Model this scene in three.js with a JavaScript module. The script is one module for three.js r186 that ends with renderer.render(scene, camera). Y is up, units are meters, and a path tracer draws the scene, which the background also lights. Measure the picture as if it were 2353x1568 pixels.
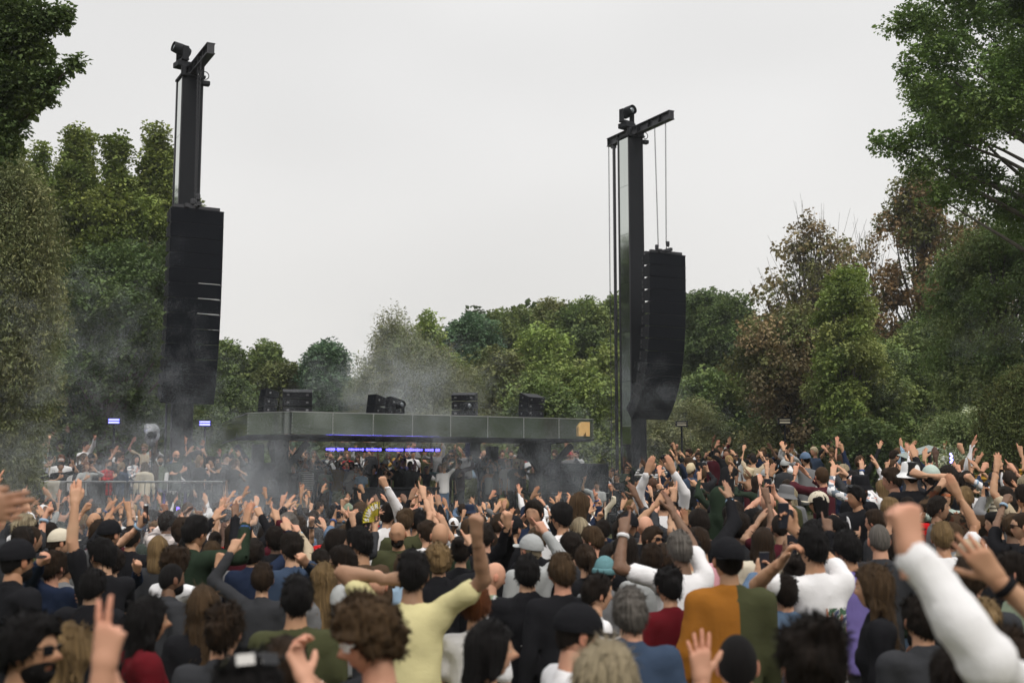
import * as THREE from 'three';
import { mergeGeometries } from 'three/addons/utils/BufferGeometryUtils.js';
import { RoundedBoxGeometry } from 'three/addons/geometries/RoundedBoxGeometry.js';
import { RectAreaLightUniformsLib } from 'three/addons/lights/RectAreaLightUniformsLib.js';
import { FontLoader } from 'three/addons/loaders/FontLoader.js';
import { TextGeometry } from 'three/addons/geometries/TextGeometry.js';

// ------------------------------------------------------------------ camera, sky, sun, exposure
const scene = new THREE.Scene();
const EYE = 2.0, FOCAL = 2800, HORIZON = 1115, CX = 1176, CY = 784;   // photograph measured on a 2352 x 1568 sheet
const PITCH = Math.atan((HORIZON - CY) / FOCAL), CP = Math.cos(PITCH), SP = Math.sin(PITCH);
const camera = new THREE.PerspectiveCamera(2 * Math.atan(CY / FOCAL) * 180 / Math.PI, 1024 / 682, 0.1, 600);
camera.position.set(0, EYE, 0);
camera.rotation.set(PITCH, 0, 0);
camera.focus = 24;
camera.userData.fStop = 2.6;
camera.updateMatrixWorld();
const renderer = new THREE.WebGLRenderer({ antialias: true });
renderer.setSize(1024, 682);
renderer.toneMapping = THREE.LinearToneMapping;
renderer.toneMappingExposure = 1.12;
renderer.shadowMap.enabled = true;
RectAreaLightUniformsLib.init();

function mulberry(a) { return () => { a = (a + 0x6d2b79f5) | 0; let t = Math.imul(a ^ (a >>> 15), 1 | a); t = (t + Math.imul(t ^ (t >>> 7), 61 | t)) ^ t; return ((t ^ (t >>> 14)) >>> 0) / 4294967296; }; }
const clamp = (x, a, b) => Math.min(b, Math.max(a, x)), lerp = (a, b, t) => a + (b - a) * t;
const sstep = (a, b, x) => { const t = clamp((x - a) / (b - a), 0, 1); return t * t * (3 - 2 * t); };
// value noise on a lattice
function h3(x, y, z) { let n = Math.imul(x, 374761393) + Math.imul(y, 668265263) + Math.imul(z, 1440662683); n = Math.imul(n ^ (n >>> 13), 1274126177); return ((n ^ (n >>> 16)) >>> 0) / 4294967296; }
function noise3(x, y, z) {
  const xi = Math.floor(x), yi = Math.floor(y), zi = Math.floor(z); let u = x - xi, v = y - yi, w = z - zi;
  u = u * u * (3 - 2 * u); v = v * v * (3 - 2 * v); w = w * w * (3 - 2 * w);
  const a = lerp(lerp(h3(xi, yi, zi), h3(xi + 1, yi, zi), u), lerp(h3(xi, yi + 1, zi), h3(xi + 1, yi + 1, zi), u), v);
  const b = lerp(lerp(h3(xi, yi, zi + 1), h3(xi + 1, yi, zi + 1), u), lerp(h3(xi, yi + 1, zi + 1), h3(xi + 1, yi + 1, zi + 1), u), v);
  return lerp(a, b, w) * 2 - 1;
}
const fbm = (x, y, z, o = 4) => { let s = 0, a = 0.5; for (let i = 0; i < o; i++) { s += a * noise3(x, y, z); x *= 2.03; y *= 2.03; z *= 2.03; a *= 0.5; } return s; };

{ // overcast sky: pale grey cloud layer, a little brighter overhead, with faint mottling
  const w = 512, h = 256, d = new Float32Array(w * h * 4);
  for (let j = 0; j < h; j++) for (let i = 0; i < w; i++) {
    const el = (j + 0.5) / h * Math.PI - Math.PI / 2, az = i / w * Math.PI * 2;
    const x = Math.cos(el) * Math.cos(az), y = Math.sin(el), z = Math.cos(el) * Math.sin(az);
    const m = fbm(x * 3.1 + 5, y * 7 + 2, z * 3.1 + 9, 4) * 0.09 + fbm(x * 1.6 + 1, y * 4.5, z * 1.6 + 3, 3) * 0.15;
    const up = 0.715 + 0.8 * sstep(0.34, 1, y), hz = 1 - sstep(0.0, 0.35, y);
    const k = (4 * (j * w + i)), b = (y > -0.02 ? up : 0.12) * (1 + m);
    d[k] = b * (1 + 0.012 * hz); d[k + 1] = b * (0.996 - 0.002 * hz); d[k + 2] = b * (0.99 - 0.03 * hz); d[k + 3] = 1;
  }
  const t = new THREE.DataTexture(d, w, h, THREE.RGBAFormat, THREE.FloatType);
  t.mapping = THREE.EquirectangularReflectionMapping; t.magFilter = THREE.LinearFilter; t.needsUpdate = true;
  scene.background = t; scene.environment = t;
}
const sun = new THREE.DirectionalLight(new THREE.Color().setRGB(1, 0.94, 0.85), 1.45);
sun.position.set(14, 34, 10); sun.target.position.set(0, 0, -18);
sun.castShadow = true; sun.shadow.radius = 40; sun.shadow.mapSize.set(2048, 2048);
Object.assign(sun.shadow.camera, { left: -45, right: 45, top: 45, bottom: -45, near: 1, far: 120 });
scene.add(sun, sun.target);

// ------------------------------------------------------------------ helpers
const V3 = (x, y, z) => new THREE.Vector3(x, y, z);
function at(px, py, D) { const cx = (px - CX) / FOCAL, cy = (CY - py) / FOCAL, s = D / (CP - cy * SP); return V3(cx * s, EYE + (cy * CP + SP) * s, -D); }
function toPx(v) { const y = v.y - EYE, f = -v.z * CP + y * SP, u = y * CP + v.z * SP; return [CX + FOCAL * v.x / f, CY - FOCAL * u / f]; }
const taken = {};
function numbered(n) { const k = taken[n] = (taken[n] ?? -1) + 1; return k ? n + '_' + String(k).padStart(3, '0') : n; }
function tag(o, label, category, group, kind) { if (label) o.userData.label = label; if (category) o.userData.category = category; if (group) o.userData.group = group; if (kind) o.userData.kind = kind; return o; }
function thing(name, label, category, pos = [0, 0, 0], turn = 0, group) {
  const o = new THREE.Group(); o.name = numbered(name); o.position.set(...pos); o.rotation.y = turn; scene.add(o);
  return tag(o, label, category, group);
}
function prep(g) { // same attributes everywhere so that geometries merge
  if (!g.index) { const n = g.attributes.position.count, ix = new Uint32Array(n); for (let i = 0; i < n; i++) ix[i] = i; g.setIndex(new THREE.BufferAttribute(ix, 1)); }
  for (const k of Object.keys(g.attributes)) if (!['position', 'normal', 'uv'].includes(k)) g.deleteAttribute(k);
  if (!g.attributes.normal) g.computeVertexNormals();
  if (!g.attributes.uv) g.setAttribute('uv', new THREE.BufferAttribute(new Float32Array(g.attributes.position.count * 2), 2));
  return g;
}
const merge = (a) => (a.length === 1 ? prep(a[0]) : mergeGeometries(a.map(prep)));
function mesh(name, geo, m, parent) {
  const o = new THREE.Mesh(Array.isArray(geo) ? merge(geo) : geo, m); o.name = name; o.castShadow = o.receiveShadow = true;
  (parent || scene).add(o); return o;
}
function solo(name, geo, m, label, category, group, kind) { const o = mesh(numbered(name), geo, m); return tag(o, label, category, group, kind); }
const bx = (w, h, d, x = 0, y = 0, z = 0, r = 0) => (r ? new RoundedBoxGeometry(w, h, d, 2, r) : new THREE.BoxGeometry(w, h, d)).translate(x, y, z);
const cyl = (r0, r1, h, x = 0, y = 0, z = 0, n = 12) => new THREE.CylinderGeometry(r0, r1, h, n).translate(x, y, z);
function bar(a, b, r, n = 6, r2 = r) { // straight round bar between two points
  const d = b.clone().sub(a), g = new THREE.CylinderGeometry(r2, r, d.length(), n);
  g.applyQuaternion(new THREE.Quaternion().setFromUnitVectors(V3(0, 1, 0), d.clone().normalize())); g.translate((a.x + b.x) / 2, (a.y + b.y) / 2, (a.z + b.z) / 2); return g;
}
function flatBar(a, b, w, t, up = V3(0, 1, 0)) { // rectangular bar between two points
  const d = b.clone().sub(a), L = d.length(); d.normalize(); const s = V3().crossVectors(d, up).normalize(), u = V3().crossVectors(s, d);
  const g = new THREE.BoxGeometry(t, w, L); g.applyMatrix4(new THREE.Matrix4().makeBasis(s, u, d.negate())); return g.translate((a.x + b.x) / 2, (a.y + b.y) / 2, (a.z + b.z) / 2);
}
const RGB = (r, g, b) => new THREE.Color().setRGB(r, g, b);
const mat = (r, g, b, rough = 0.8, metal = 0, extra = {}) => new THREE.MeshStandardMaterial({ color: RGB(r, g, b), roughness: rough, metalness: metal, ...extra });
function noiseTex(w, h, f, srgb = true) { // f(u, v, i, j) -> [r, g, b] 0..1
  const d = new Uint8Array(w * h * 4);
  for (let j = 0; j < h; j++) for (let i = 0; i < w; i++) { const c = f(i / w, j / h, i, j), k = 4 * (j * w + i); d[k] = 255 * clamp(c[0], 0, 1); d[k + 1] = 255 * clamp(c[1], 0, 1); d[k + 2] = 255 * clamp(c[2], 0, 1); d[k + 3] = 255; }
  const t = new THREE.DataTexture(d, w, h); t.wrapS = t.wrapT = THREE.RepeatWrapping; t.magFilter = THREE.LinearFilter; if (srgb) t.colorSpace = THREE.SRGBColorSpace; t.needsUpdate = true; return t;
}
// ------------------------------------------------------------------ the ground: flat before the stage, rising towards the trees on one side
function ground(x, z) {
  const D = -z;
  const rise = sstep(0.2, 4.2, x - 0.02 * D) * clamp((D - 8) * 0.055, 0, 1.15);
  const bank = sstep(38, 62, D) * 1.2 + sstep(9, 26, Math.abs(x)) * sstep(8, 30, D) * 0.5;
  return rise + bank;
}
{
  const g = new THREE.PlaneGeometry(420, 420, 120, 120); g.rotateX(-Math.PI / 2); g.translate(0, 0, -40);
  const p = g.attributes.position, uv = g.attributes.uv;
  for (let i = 0; i < p.count; i++) { p.setY(i, ground(p.getX(i), p.getZ(i))); uv.setXY(i, p.getX(i) / 4, p.getZ(i) / 4); }
  g.computeVertexNormals();
  const t = noiseTex(256, 256, (u, v) => { const a = fbm(u * 24, v * 24, 1, 4) * 0.5 + 0.5, k = sstep(0.4, 0.62, a); return [lerp(0.27, 0.36, k), lerp(0.31, 0.31, k), lerp(0.17, 0.22, k)]; });
  const o = mesh('ground', g, new THREE.MeshStandardMaterial({ map: t, roughness: 0.95 }));
  tag(o, 'trampled grass and earth under the crowd', 'ground', null, 'structure');
}
// ------------------------------------------------------------------ trees
const barkTex = noiseTex(64, 256, (u, v) => { const a = fbm(u * 9, v * 14, 3, 4) * 0.5 + 0.5, c = 0.55 + 0.45 * a; return [c, c, c]; });
const barkMats = { brown: mat(0.13, 0.095, 0.07, 0.95, 0, { map: barkTex }), grey: mat(0.17, 0.15, 0.125, 0.95, 0, { map: barkTex }), red: mat(0.19, 0.13, 0.1, 0.95, 0, { map: barkTex }) };
function sprig(seed, n, spread, len, wid) { // a small spray of folded leaves on a twig
  const R = mulberry(seed), pos = [], ix = [];
  for (let i = 0; i < n; i++) {
    const a = R() * 6.283, e = (R() - 0.5) * 2.4, r = spread * (0.25 + 0.75 * R());
    const c = [Math.cos(a) * Math.cos(e) * r, Math.sin(e) * r * 0.8, Math.sin(a) * Math.cos(e) * r];
    const d = V3(Math.cos(a) + (R() - 0.5), Math.sin(e) - 0.35 + (R() - 0.5) * 0.8, Math.sin(a) + (R() - 0.5)).normalize();
    const s = V3().crossVectors(d, V3(R() - 0.5, 1, R() - 0.5)).normalize(), up = V3().crossVectors(s, d), L = len * (0.7 + 0.6 * R()), W = wid * (0.7 + 0.6 * R()), k = pos.length / 3;
    const put = (t, w, f) => pos.push(c[0] + d.x * L * t + s.x * W * w + up.x * W * f, c[1] + d.y * L * t + s.y * W * w + up.y * W * f, c[2] + d.z * L * t + s.z * W * w + up.z * W * f);
    put(0, 0, 0); put(0.45, -0.5, 0.22); put(1, 0, -0.1); put(0.45, 0.5, 0.22);
    ix.push(k, k + 1, k + 2, k, k + 2, k + 3);
  }
  const g = new THREE.BufferGeometry(); g.setAttribute('position', new THREE.Float32BufferAttribute(pos, 3)); g.setIndex(ix); g.computeVertexNormals(); return g;
}
const sprigs = { broad: sprig(3, 11, 0.24, 0.15, 0.12), fine: sprig(5, 16, 0.26, 0.12, 0.05), big: sprig(8, 9, 0.22, 0.19, 0.17), small: sprig(12, 14, 0.2, 0.1, 0.08), sparse: sprig(14, 7, 0.26, 0.15, 0.13) };
const leafMat = new THREE.MeshPhysicalMaterial({ color: 0xffffff, roughness: 0.75, transmission: 0.32, thickness: 0, specularIntensity: 0.25, side: THREE.DoubleSide });
function tube(path, r0, r1, seg, sides) { // tapered bent branch along a list of points
  const c = new THREE.CatmullRomCurve3(path), g = new THREE.TubeGeometry(c, seg, 1, sides, false), p = g.attributes.position, q = V3();
  for (let i = 0; i <= seg; i++) { const o = c.getPointAt(i / seg), r = lerp(r0, r1, i / seg); for (let j = 0; j <= sides; j++) { const k = i * (sides + 1) + j; q.fromBufferAttribute(p, k).sub(o).multiplyScalar(r).add(o); p.setXYZ(k, q.x, q.y, q.z); } }
  const uv = g.attributes.uv; for (let k = 0; k < uv.count; k++) uv.setXY(k, uv.getY(k) * 2, uv.getX(k) * 4);
  return g;
}
let nSprigs = 0; const LEAF = 1.95, LS = 0.74, LN = 1.75;
const shapes = {
  dome: (u) => Math.sqrt(Math.max(0, 1 - Math.pow(Math.abs(u * 1.55 - 0.55), 2.2))),
  column: (u) => 0.55 + 0.45 * Math.sin(Math.PI * clamp(u * 0.9 + 0.1, 0, 1)) - 0.65 * sstep(0.72, 1, u),
  cone: (u) => 1.02 - 0.9 * u,
  fan: (u) => 0.35 + 0.75 * u - 1.05 * sstep(0.72, 1.02, u),
  egg: (u) => Math.pow(Math.sin(Math.PI * clamp(0.12 + u * 0.86, 0, 1)), 0.75),
};
/* o: {name,label,x,z,h,r,low,shape,leaf,col:[[r,g,b]..],clumps,per,rc,trunk,bark,seed,group,droop,extra:[Vector3..],lean,limbs} */
function tree(o) {
  const R = mulberry(o.seed), y0 = ground(o.x, o.z), T = thing(o.name, o.label, o.cat || 'tree', [o.x, y0, o.z], 0, o.group);
  const H = o.h, low = o.low ?? 0.25, prof = shapes[o.shape || 'dome'], clumps = [];
  const spires = []; if (o.spires) for (let i = 0; i < o.spires; i++) { const a = R() * 6.283, rr = o.r * 0.75 * Math.sqrt(R()); spires.push([Math.cos(a) * rr, Math.sin(a) * rr * 0.8, i === 0 ? 1 : 0.88 + 0.12 * R() - 0.1 * rr / o.r]); }
  for (let i = 0; i < o.clumps; i++) {
    if (o.spires && i % 5 < 3) { const nl = Math.ceil(o.clumps * 0.6 / o.spires), m = Math.floor(i * 0.6), q = spires[m % o.spires], t = clamp((Math.floor(m / o.spires) + R()) / nl, 0, 1), u = 0.5 + 0.5 * t, w = 0.4 * (1 - t), a = R() * 6.283; clumps.push({ p: V3(q[0] + Math.cos(a) * w, H * (low + (1 - low) * u * q[2]) - 0.2, q[1] + Math.sin(a) * w), r: o.rc * (1.05 - 0.45 * t) * (0.8 + 0.4 * R()), n: 1 }); continue; }
    const u = Math.pow(R(), 0.85) * (o.spires ? 0.88 : 1), a = R() * 6.283, rr = o.r * prof(u) * Math.pow(R(), 0.34);
    clumps.push({ p: V3(Math.cos(a) * rr + (o.lean || 0) * u, H * (low + (1 - low) * u) - (o.rc || 0.9) * 0.4, Math.sin(a) * rr), r: (o.rc || 0.9) * (0.6 + 0.7 * R()), n: 1 });
  }
  for (const e of o.extra || []) clumps.push({ p: V3(e[0].x - o.x, e[0].y - y0, e[0].z - o.z), r: e[1] * (o.exr || 1), n: (e[2] || 1) / (o.exr || 1) });
  const top = o.trunkTop ?? 0.8, base = o.trunk || 0.02 * H, wob = [];
  for (let i = 0; i <= 5; i++) wob.push(V3((o.lean || 0) * Math.pow(i / 5, 1.2) * top + (i ? (R() - 0.5) * 0.05 * H * 0.4 : 0), H * top * i / 5 - (i ? 0 : 0.25), i ? (R() - 0.5) * 0.02 * H : 0));
  const spine = new THREE.CatmullRomCurve3(wob), parts = [tube(wob, base, base * 0.3, 14, 8)];
  for (const c of clumps) {
    if (o.limbs !== undefined && R() > o.limbs) continue;
    const t = clamp((c.p.y / (H * top)) * (o.fork ?? 0.72) - 0.05 * R(), 0.1, 0.97), s = spine.getPoint(t), L = s.distanceTo(c.p);
    const m = s.clone().lerp(c.p, 0.5); m.y += (R() - 0.15) * 0.12 * L; m.x += (R() - 0.5) * 0.12 * L; m.z += (R() - 0.5) * 0.12 * L;
    parts.push(tube([s, m, c.p], Math.min(base * 0.42, 0.018 * L + 0.012) * (1.15 - t * 0.5), 0.008, 5, 5));
    for (let k = 0; k < (o.twigs || 0); k++) { const e = c.p.clone().add(V3(R() - 0.5, R() * 0.9 - 0.1, R() - 0.5).multiplyScalar(c.r * 2.0)); parts.push(tube([m.clone().lerp(c.p, 0.3 + 0.7 * R()), m.clone().lerp(e, 0.6), e], 0.012, 0.004, 3, 3)); }
  }
  const trunk = mesh('trunk', parts, barkMats[o.bark || 'brown'], T);
  if (o.per > 0) {
    let total = 0; for (const c of clumps) { c.k = Math.round(o.per * LN * c.n * Math.pow(c.r / (o.rc || 0.9), 2)); total += c.k; }
    const im = new THREE.InstancedMesh(sprigs[o.leaf || 'broad'], leafMat, total), M = new THREE.Matrix4(), Q = new THREE.Quaternion(), E = new THREE.Euler(), S = V3(), P = V3(), C = new THREE.Color();
    let k = 0; const ls = (o.ls || 1) * LS;
    for (const c of clumps) {
      const base = o.col[Math.floor(R() * o.col.length)], cv = 0.82 + 0.36 * R();
      for (let i = 0; i < c.k; i++) {
        const a = R() * 6.283, z = R() * 2 - 1, q = Math.sqrt(1 - z * z), r = c.r * Math.pow(R(), 0.45);
        P.set(Math.cos(a) * q * r, z * r * (o.droop ? 1.25 : 0.78), Math.sin(a) * q * r); if (o.droop) P.y -= Math.pow(R(), 1.5) * o.droop;
        P.add(c.p); const s = ls * (0.65 + 0.7 * R()); S.set(s, o.droop ? s * 1.5 : s, s);
        E.set((R() - 0.5) * 1.1, R() * 6.283, (R() - 0.5) * 1.1); M.compose(P, Q.setFromEuler(E), S); im.setMatrixAt(k, M);
        const v = cv * (0.78 + 0.44 * R()), w = (R() - 0.5) * 0.12; im.setColorAt(k, C.setRGB(base[0] * v * (1 + w) * LEAF, base[1] * v * LEAF, base[2] * v * (1 - w) * LEAF)); k++;
      }
    }
    im.name = 'crown'; im.userData.kind = 'stuff'; im.castShadow = im.receiveShadow = true; T.add(im); nSprigs += total;
  }
  return T;
}
// a tree given by where its crown shows: middle, top edge and half width on the sheet, and its distance
function treeAt(px, pyTop, half, D, o) {
  const x = (px - CX) / FOCAL * D / CP, t = at(px, pyTop, D), z = -D, y0 = ground(x, z);
  return tree({ x, z, h: t.y - y0, r: half / FOCAL * D / CP, ...o });
}
const G = { poplar: [[0.092, 0.115, 0.026], [0.075, 0.1, 0.023], [0.115, 0.135, 0.035]], dark: [[0.056, 0.082, 0.026], [0.068, 0.094, 0.03], [0.05, 0.072, 0.024]], mid: [[0.085, 0.115, 0.034], [0.075, 0.105, 0.036], [0.1, 0.125, 0.04]],
  blue: [[0.06, 0.1, 0.05], [0.05, 0.085, 0.045]], light: [[0.13, 0.165, 0.045], [0.115, 0.15, 0.04], [0.145, 0.165, 0.055]], olive: [[0.115, 0.125, 0.055], [0.1, 0.115, 0.05], [0.13, 0.135, 0.065]], brownish: [[0.1, 0.105, 0.04], [0.085, 0.09, 0.035], [0.075, 0.09, 0.03]],
  rust: [[0.135, 0.102, 0.055], [0.118, 0.098, 0.05], [0.1, 0.1, 0.042], [0.15, 0.115, 0.062], [0.095, 0.1, 0.042]], maple: [[0.12, 0.085, 0.042], [0.085, 0.088, 0.032], [0.14, 0.095, 0.048], [0.075, 0.085, 0.03]] };
// --- along the edge on the side of the blue lamps
treeAt(-330, -330, 250, 15, { name: 'overhanging_poplar', label: 'dark leafy poplar whose branch hangs into the upper corner of the sky', seed: 11, clumps: 34, per: 300, rc: 0.6, leaf: 'broad', ls: 0.46, col: G.dark, low: 0.5, shape: 'egg', trunk: 0.22, limbs: 0.8, exr: 0.74,
  extra: [[at(40, 20, 14.5), 0.42, 1], [at(100, 45, 14.5), 0.3, 1], [at(143, 30, 14.5), 0.17, 1.1], [at(146, 55, 14.5), 0.14, 1], [at(60, 90, 14.5), 0.4, 1], [at(20, 70, 14.5), 0.5, 1], [at(85, 130, 14.5), 0.26, 1], [at(125, 175, 14.5), 0.2, 1], [at(165, 152, 14.4), 0.13, 1.2], [at(178, 140, 14.4), 0.07, 1.5], [at(95, 195, 14.5), 0.28, 1], [at(50, 185, 14.5), 0.4, 1], [at(105, 230, 14.5), 0.16, 1], [at(60, 235, 14.5), 0.27, 1], [at(10, 150, 14.6), 0.5, 1], [at(5, 230, 14.6), 0.42, 1], [at(20, 290, 14.6), 0.3, 1], [at(-10, 330, 14.6), 0.4, 1]] });
treeAt(0, 272, 70, 24, { name: 'poplar_tree', label: 'green poplar beside the frame edge, just under the overhanging branch', seed: 12, spires: 5, clumps: 90, per: 110, rc: 0.55, leaf: 'broad', ls: 0.75, col: G.poplar, low: 0.12, shape: 'column', trunk: 0.16 });
treeAt(-5, 375, 80, 21.5, { name: 'willow_bush', label: 'dusty olive willow hanging low at the frame edge', seed: 13, clumps: 110, per: 95, rc: 0.55, leaf: 'fine', ls: 0.7, col: G.olive, low: 0.3, shape: 'egg', droop: 0.5, trunk: 0.14 });
const pops = [[140, 282, 62, 39, 'slim poplar with the tallest pointed top of the row'], [205, 312, 52, 41, 'poplar with a rounded top, second in the row'], [262, 298, 58, 38.5, 'poplar in the middle of the row behind the trunk'], [335, 296, 58, 40, 'broad headed poplar next to the dark tower'], [396, 345, 44, 42, 'shorter poplar whose top is half hidden by the tower'], [95, 330, 50, 42, 'poplar half covered by the olive willow']];
pops.forEach(([px, py, hw, D, l], i) => treeAt(px, py, hw * 1.1, D, { name: 'poplar_tree', label: l, group: 'row of poplars behind the blue lamps', seed: 20 + i, clumps: 132, per: 56, rc: 0.66, spires: 6, leaf: 'broad', ls: 1.0, col: G.poplar, low: 0.1, shape: 'column', trunk: 0.2, limbs: 0.5 }));
treeAt(215, 560, 175, 35, { name: 'leaning_tree', label: 'tree with a bare reddish leaning trunk behind the blue lamps', seed: 31, clumps: 60, per: 60, rc: 0.8, leaf: 'broad', ls: 0.9, col: G.dark, low: 0.42, shape: 'dome', trunk: 0.27, bark: 'red', lean: 1.1, trunkTop: 0.9, fork: 0.55 });
[[60, 860, 110, 37], [190, 905, 110, 40], [320, 880, 110, 41], [420, 900, 90, 43], [520, 880, 90, 47]].forEach(([px, py, hw, D], i) => treeAt(px, py, hw, D, { name: 'undergrowth_shrub', cat: 'shrub', label: ['dark shrub under the olive willow', 'dark shrub around the foot of the leaning trunk', 'dark shrub behind the first blue lamp', 'dark shrub behind the foot of the dark tower', 'dark shrub behind the corner of the stage roof'][i], group: 'shrubs behind the platform', seed: 40 + i, clumps: 46, per: 85, rc: 0.75, leaf: 'broad', ls: 1, col: G.dark, low: 0.03, shape: 'dome', trunk: 0.08, trunkTop: 0.6, limbs: 0.4 }));
// --- behind the stage
const far = [
  [505, 800, 70, 57, 'mid', 'egg', 'rounded green tree just past the hanging speaker array'], [560, 838, 80, 58, 'mid', 'dome', 'low broad tree over the corner of the stage roof'], [612, 790, 42, 57, 'mid', 'cone', 'pointed green tree above the outermost roof speakers'], [668, 820, 62, 55, 'brownish', 'dome', 'olive tree above the second roof speaker stack'],
  [746, 798, 50, 54, 'blue', 'cone', 'bluish green tree with a spiky top'], [772, 860, 62, 54, 'blue', 'dome', 'low bluish tree beside the gap of open sky'], [850, 880, 55, 52, 'olive', 'dome', 'small thin tree standing in the gap of sky'],
  [905, 722, 72, 50, 'olive', 'egg', 'tall wispy willow behind the stage'], [1000, 722, 46, 51, 'light', 'column', 'light green poplar beside the wispy willow'], [985, 800, 95, 49, 'olive', 'dome', 'broad olive tree below the willow top'], [1088, 732, 66, 58, 'blue', 'dome', 'dense deep green round tree'],
  [1180, 706, 80, 60, 'mid', 'dome', 'domed tree at the start of the long high crown line'], [1262, 704, 78, 61, 'brownish', 'dome', 'domed tree in the middle of the high crown line'], [1345, 700, 80, 60, 'mid', 'dome', 'domed tree whose crown runs behind the mirror tower'], [1430, 690, 80, 61, 'mid', 'dome', 'domed tree between mirror tower and curved array'],
  [1240, 760, 58, 54, 'light', 'dome', 'bright green tree in front of the domed crowns'], [1150, 815, 85, 53, 'brownish', 'dome', 'brown green tree behind the roof lights'], [1330, 835, 75, 50, 'light', 'dome', 'bright young tree behind the wooden logo'], [1410, 815, 60, 51, 'light', 'egg', 'light green sapling beside the mirror tower'], [1060, 850, 70, 51, 'olive', 'dome', 'olive tree right behind the roof speakers'], [1240, 880, 80, 47, 'mid', 'dome', 'low green tree above the roof corner'],
  [1530, 690, 75, 62, 'dark', 'dome', 'dark tree behind the curved array'], [1620, 672, 72, 60, 'dark', 'dome', 'dark round tree just past the curved array'], [1690, 690, 72, 58, 'dark', 'dome', 'dark tree before the rusty foliage begins'], [1640, 860, 90, 50, 'mid', 'dome', 'green tree behind the unlit lamp by the array'], [1560, 930, 90, 44, 'olive', 'dome', 'pale shrubby tree under the curved array'],
];
far.forEach(([px, py, hw, D, c, sh, l], i) => treeAt(px, py, hw * 1.12, D, { name: c === 'olive' && i === 7 ? 'willow_tree' : 'broadleaf_tree', label: l, group: 'trees behind the stage', seed: 60 + i, clumps: sh === 'dome' ? 64 : 52, per: 54, rc: 0.85, spires: sh === 'column' ? 4 : sh === 'cone' ? 0 : 0, leaf: c === 'olive' ? 'fine' : 'broad', ls: c === 'olive' ? 1.15 : 1.2, col: G[c], low: 0.06, shape: sh, trunk: 0.2, limbs: 0.35, droop: i === 7 || i === 9 ? 0.8 : 0 }));
// --- the autumn side
treeAt(1878, 488, 150, 43, { name: 'autumn_tree', label: 'fan shaped tree with rusty leaves and bare twig tips', seed: 101, clumps: 120, per: 9, rc: 0.75, leaf: 'sparse', ls: 1.2, col: G.rust, low: 0.22, shape: 'fan', trunk: 0.3, bark: 'grey', twigs: 5, fork: 0.42 });
treeAt(1810, 700, 110, 41, { name: 'autumn_tree', label: 'rust brown lower tree under the fan shaped one', seed: 102, clumps: 66, per: 34, rc: 0.8, leaf: 'sparse', ls: 1.05, col: [...G.rust, ...G.brownish], low: 0.1, shape: 'dome', trunk: 0.16, twigs: 2 });
treeAt(2010, 505, 40, 47, { name: 'bare_tree', label: 'thin nearly leafless tree between the two autumn crowns', seed: 103, clumps: 26, per: 3, rc: 0.7, leaf: 'sparse', ls: 1, col: G.rust, low: 0.3, shape: 'fan', trunk: 0.14, bark: 'grey', twigs: 9, fork: 0.5 });
treeAt(2125, 395, 115, 45, { name: 'maple_tree', label: 'sparse brown green maple standing tall below the big bough', seed: 104, clumps: 96, per: 17, rc: 0.72, leaf: 'big', ls: 0.95, col: G.maple, low: 0.2, shape: 'egg', trunk: 0.22, bark: 'grey', twigs: 3, fork: 0.6 });
treeAt(2240, 470, 80, 47, { name: 'maple_tree', label: 'second maple half covered by the big bough', seed: 105, clumps: 60, per: 18, rc: 0.8, leaf: 'big', ls: 0.95, col: G.maple, low: 0.15, shape: 'egg', trunk: 0.2, bark: 'grey', twigs: 3 });
treeAt(1945, 598, 75, 37, { name: 'alder_tree', label: 'green tree with a hooked crown before the autumn tree', seed: 106, clumps: 44, per: 44, rc: 0.5, leaf: 'broad', ls: 0.85, col: G.light, low: 0.3, shape: 'egg', trunk: 0.15, bark: 'grey', fork: 0.6 });
treeAt(1985, 790, 110, 39, { name: 'broadleaf_tree', label: 'green tree over the second unlit lamp', seed: 107, clumps: 58, per: 48, rc: 0.7, leaf: 'broad', ls: 0.9, col: G.mid, low: 0.08, shape: 'dome', trunk: 0.14, bark: 'grey' });
treeAt(2120, 740, 120, 41, { name: 'broadleaf_tree', label: 'dark green tree with a pale forked trunk', seed: 108, clumps: 64, per: 46, rc: 0.75, leaf: 'broad', ls: 0.95, col: G.mid, low: 0.22, shape: 'dome', trunk: 0.2, bark: 'grey' });
treeAt(2300, 520, 150, 31, { name: 'broadleaf_tree', label: 'soft green tree below the big bough at the frame edge', seed: 109, clumps: 80, per: 60, rc: 0.75, leaf: 'small', ls: 0.95, col: [[0.088, 0.125, 0.038], [0.075, 0.108, 0.036], [0.1, 0.125, 0.045]], low: 0.3, shape: 'dome', trunk: 0.2, bark: 'grey' });
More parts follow.
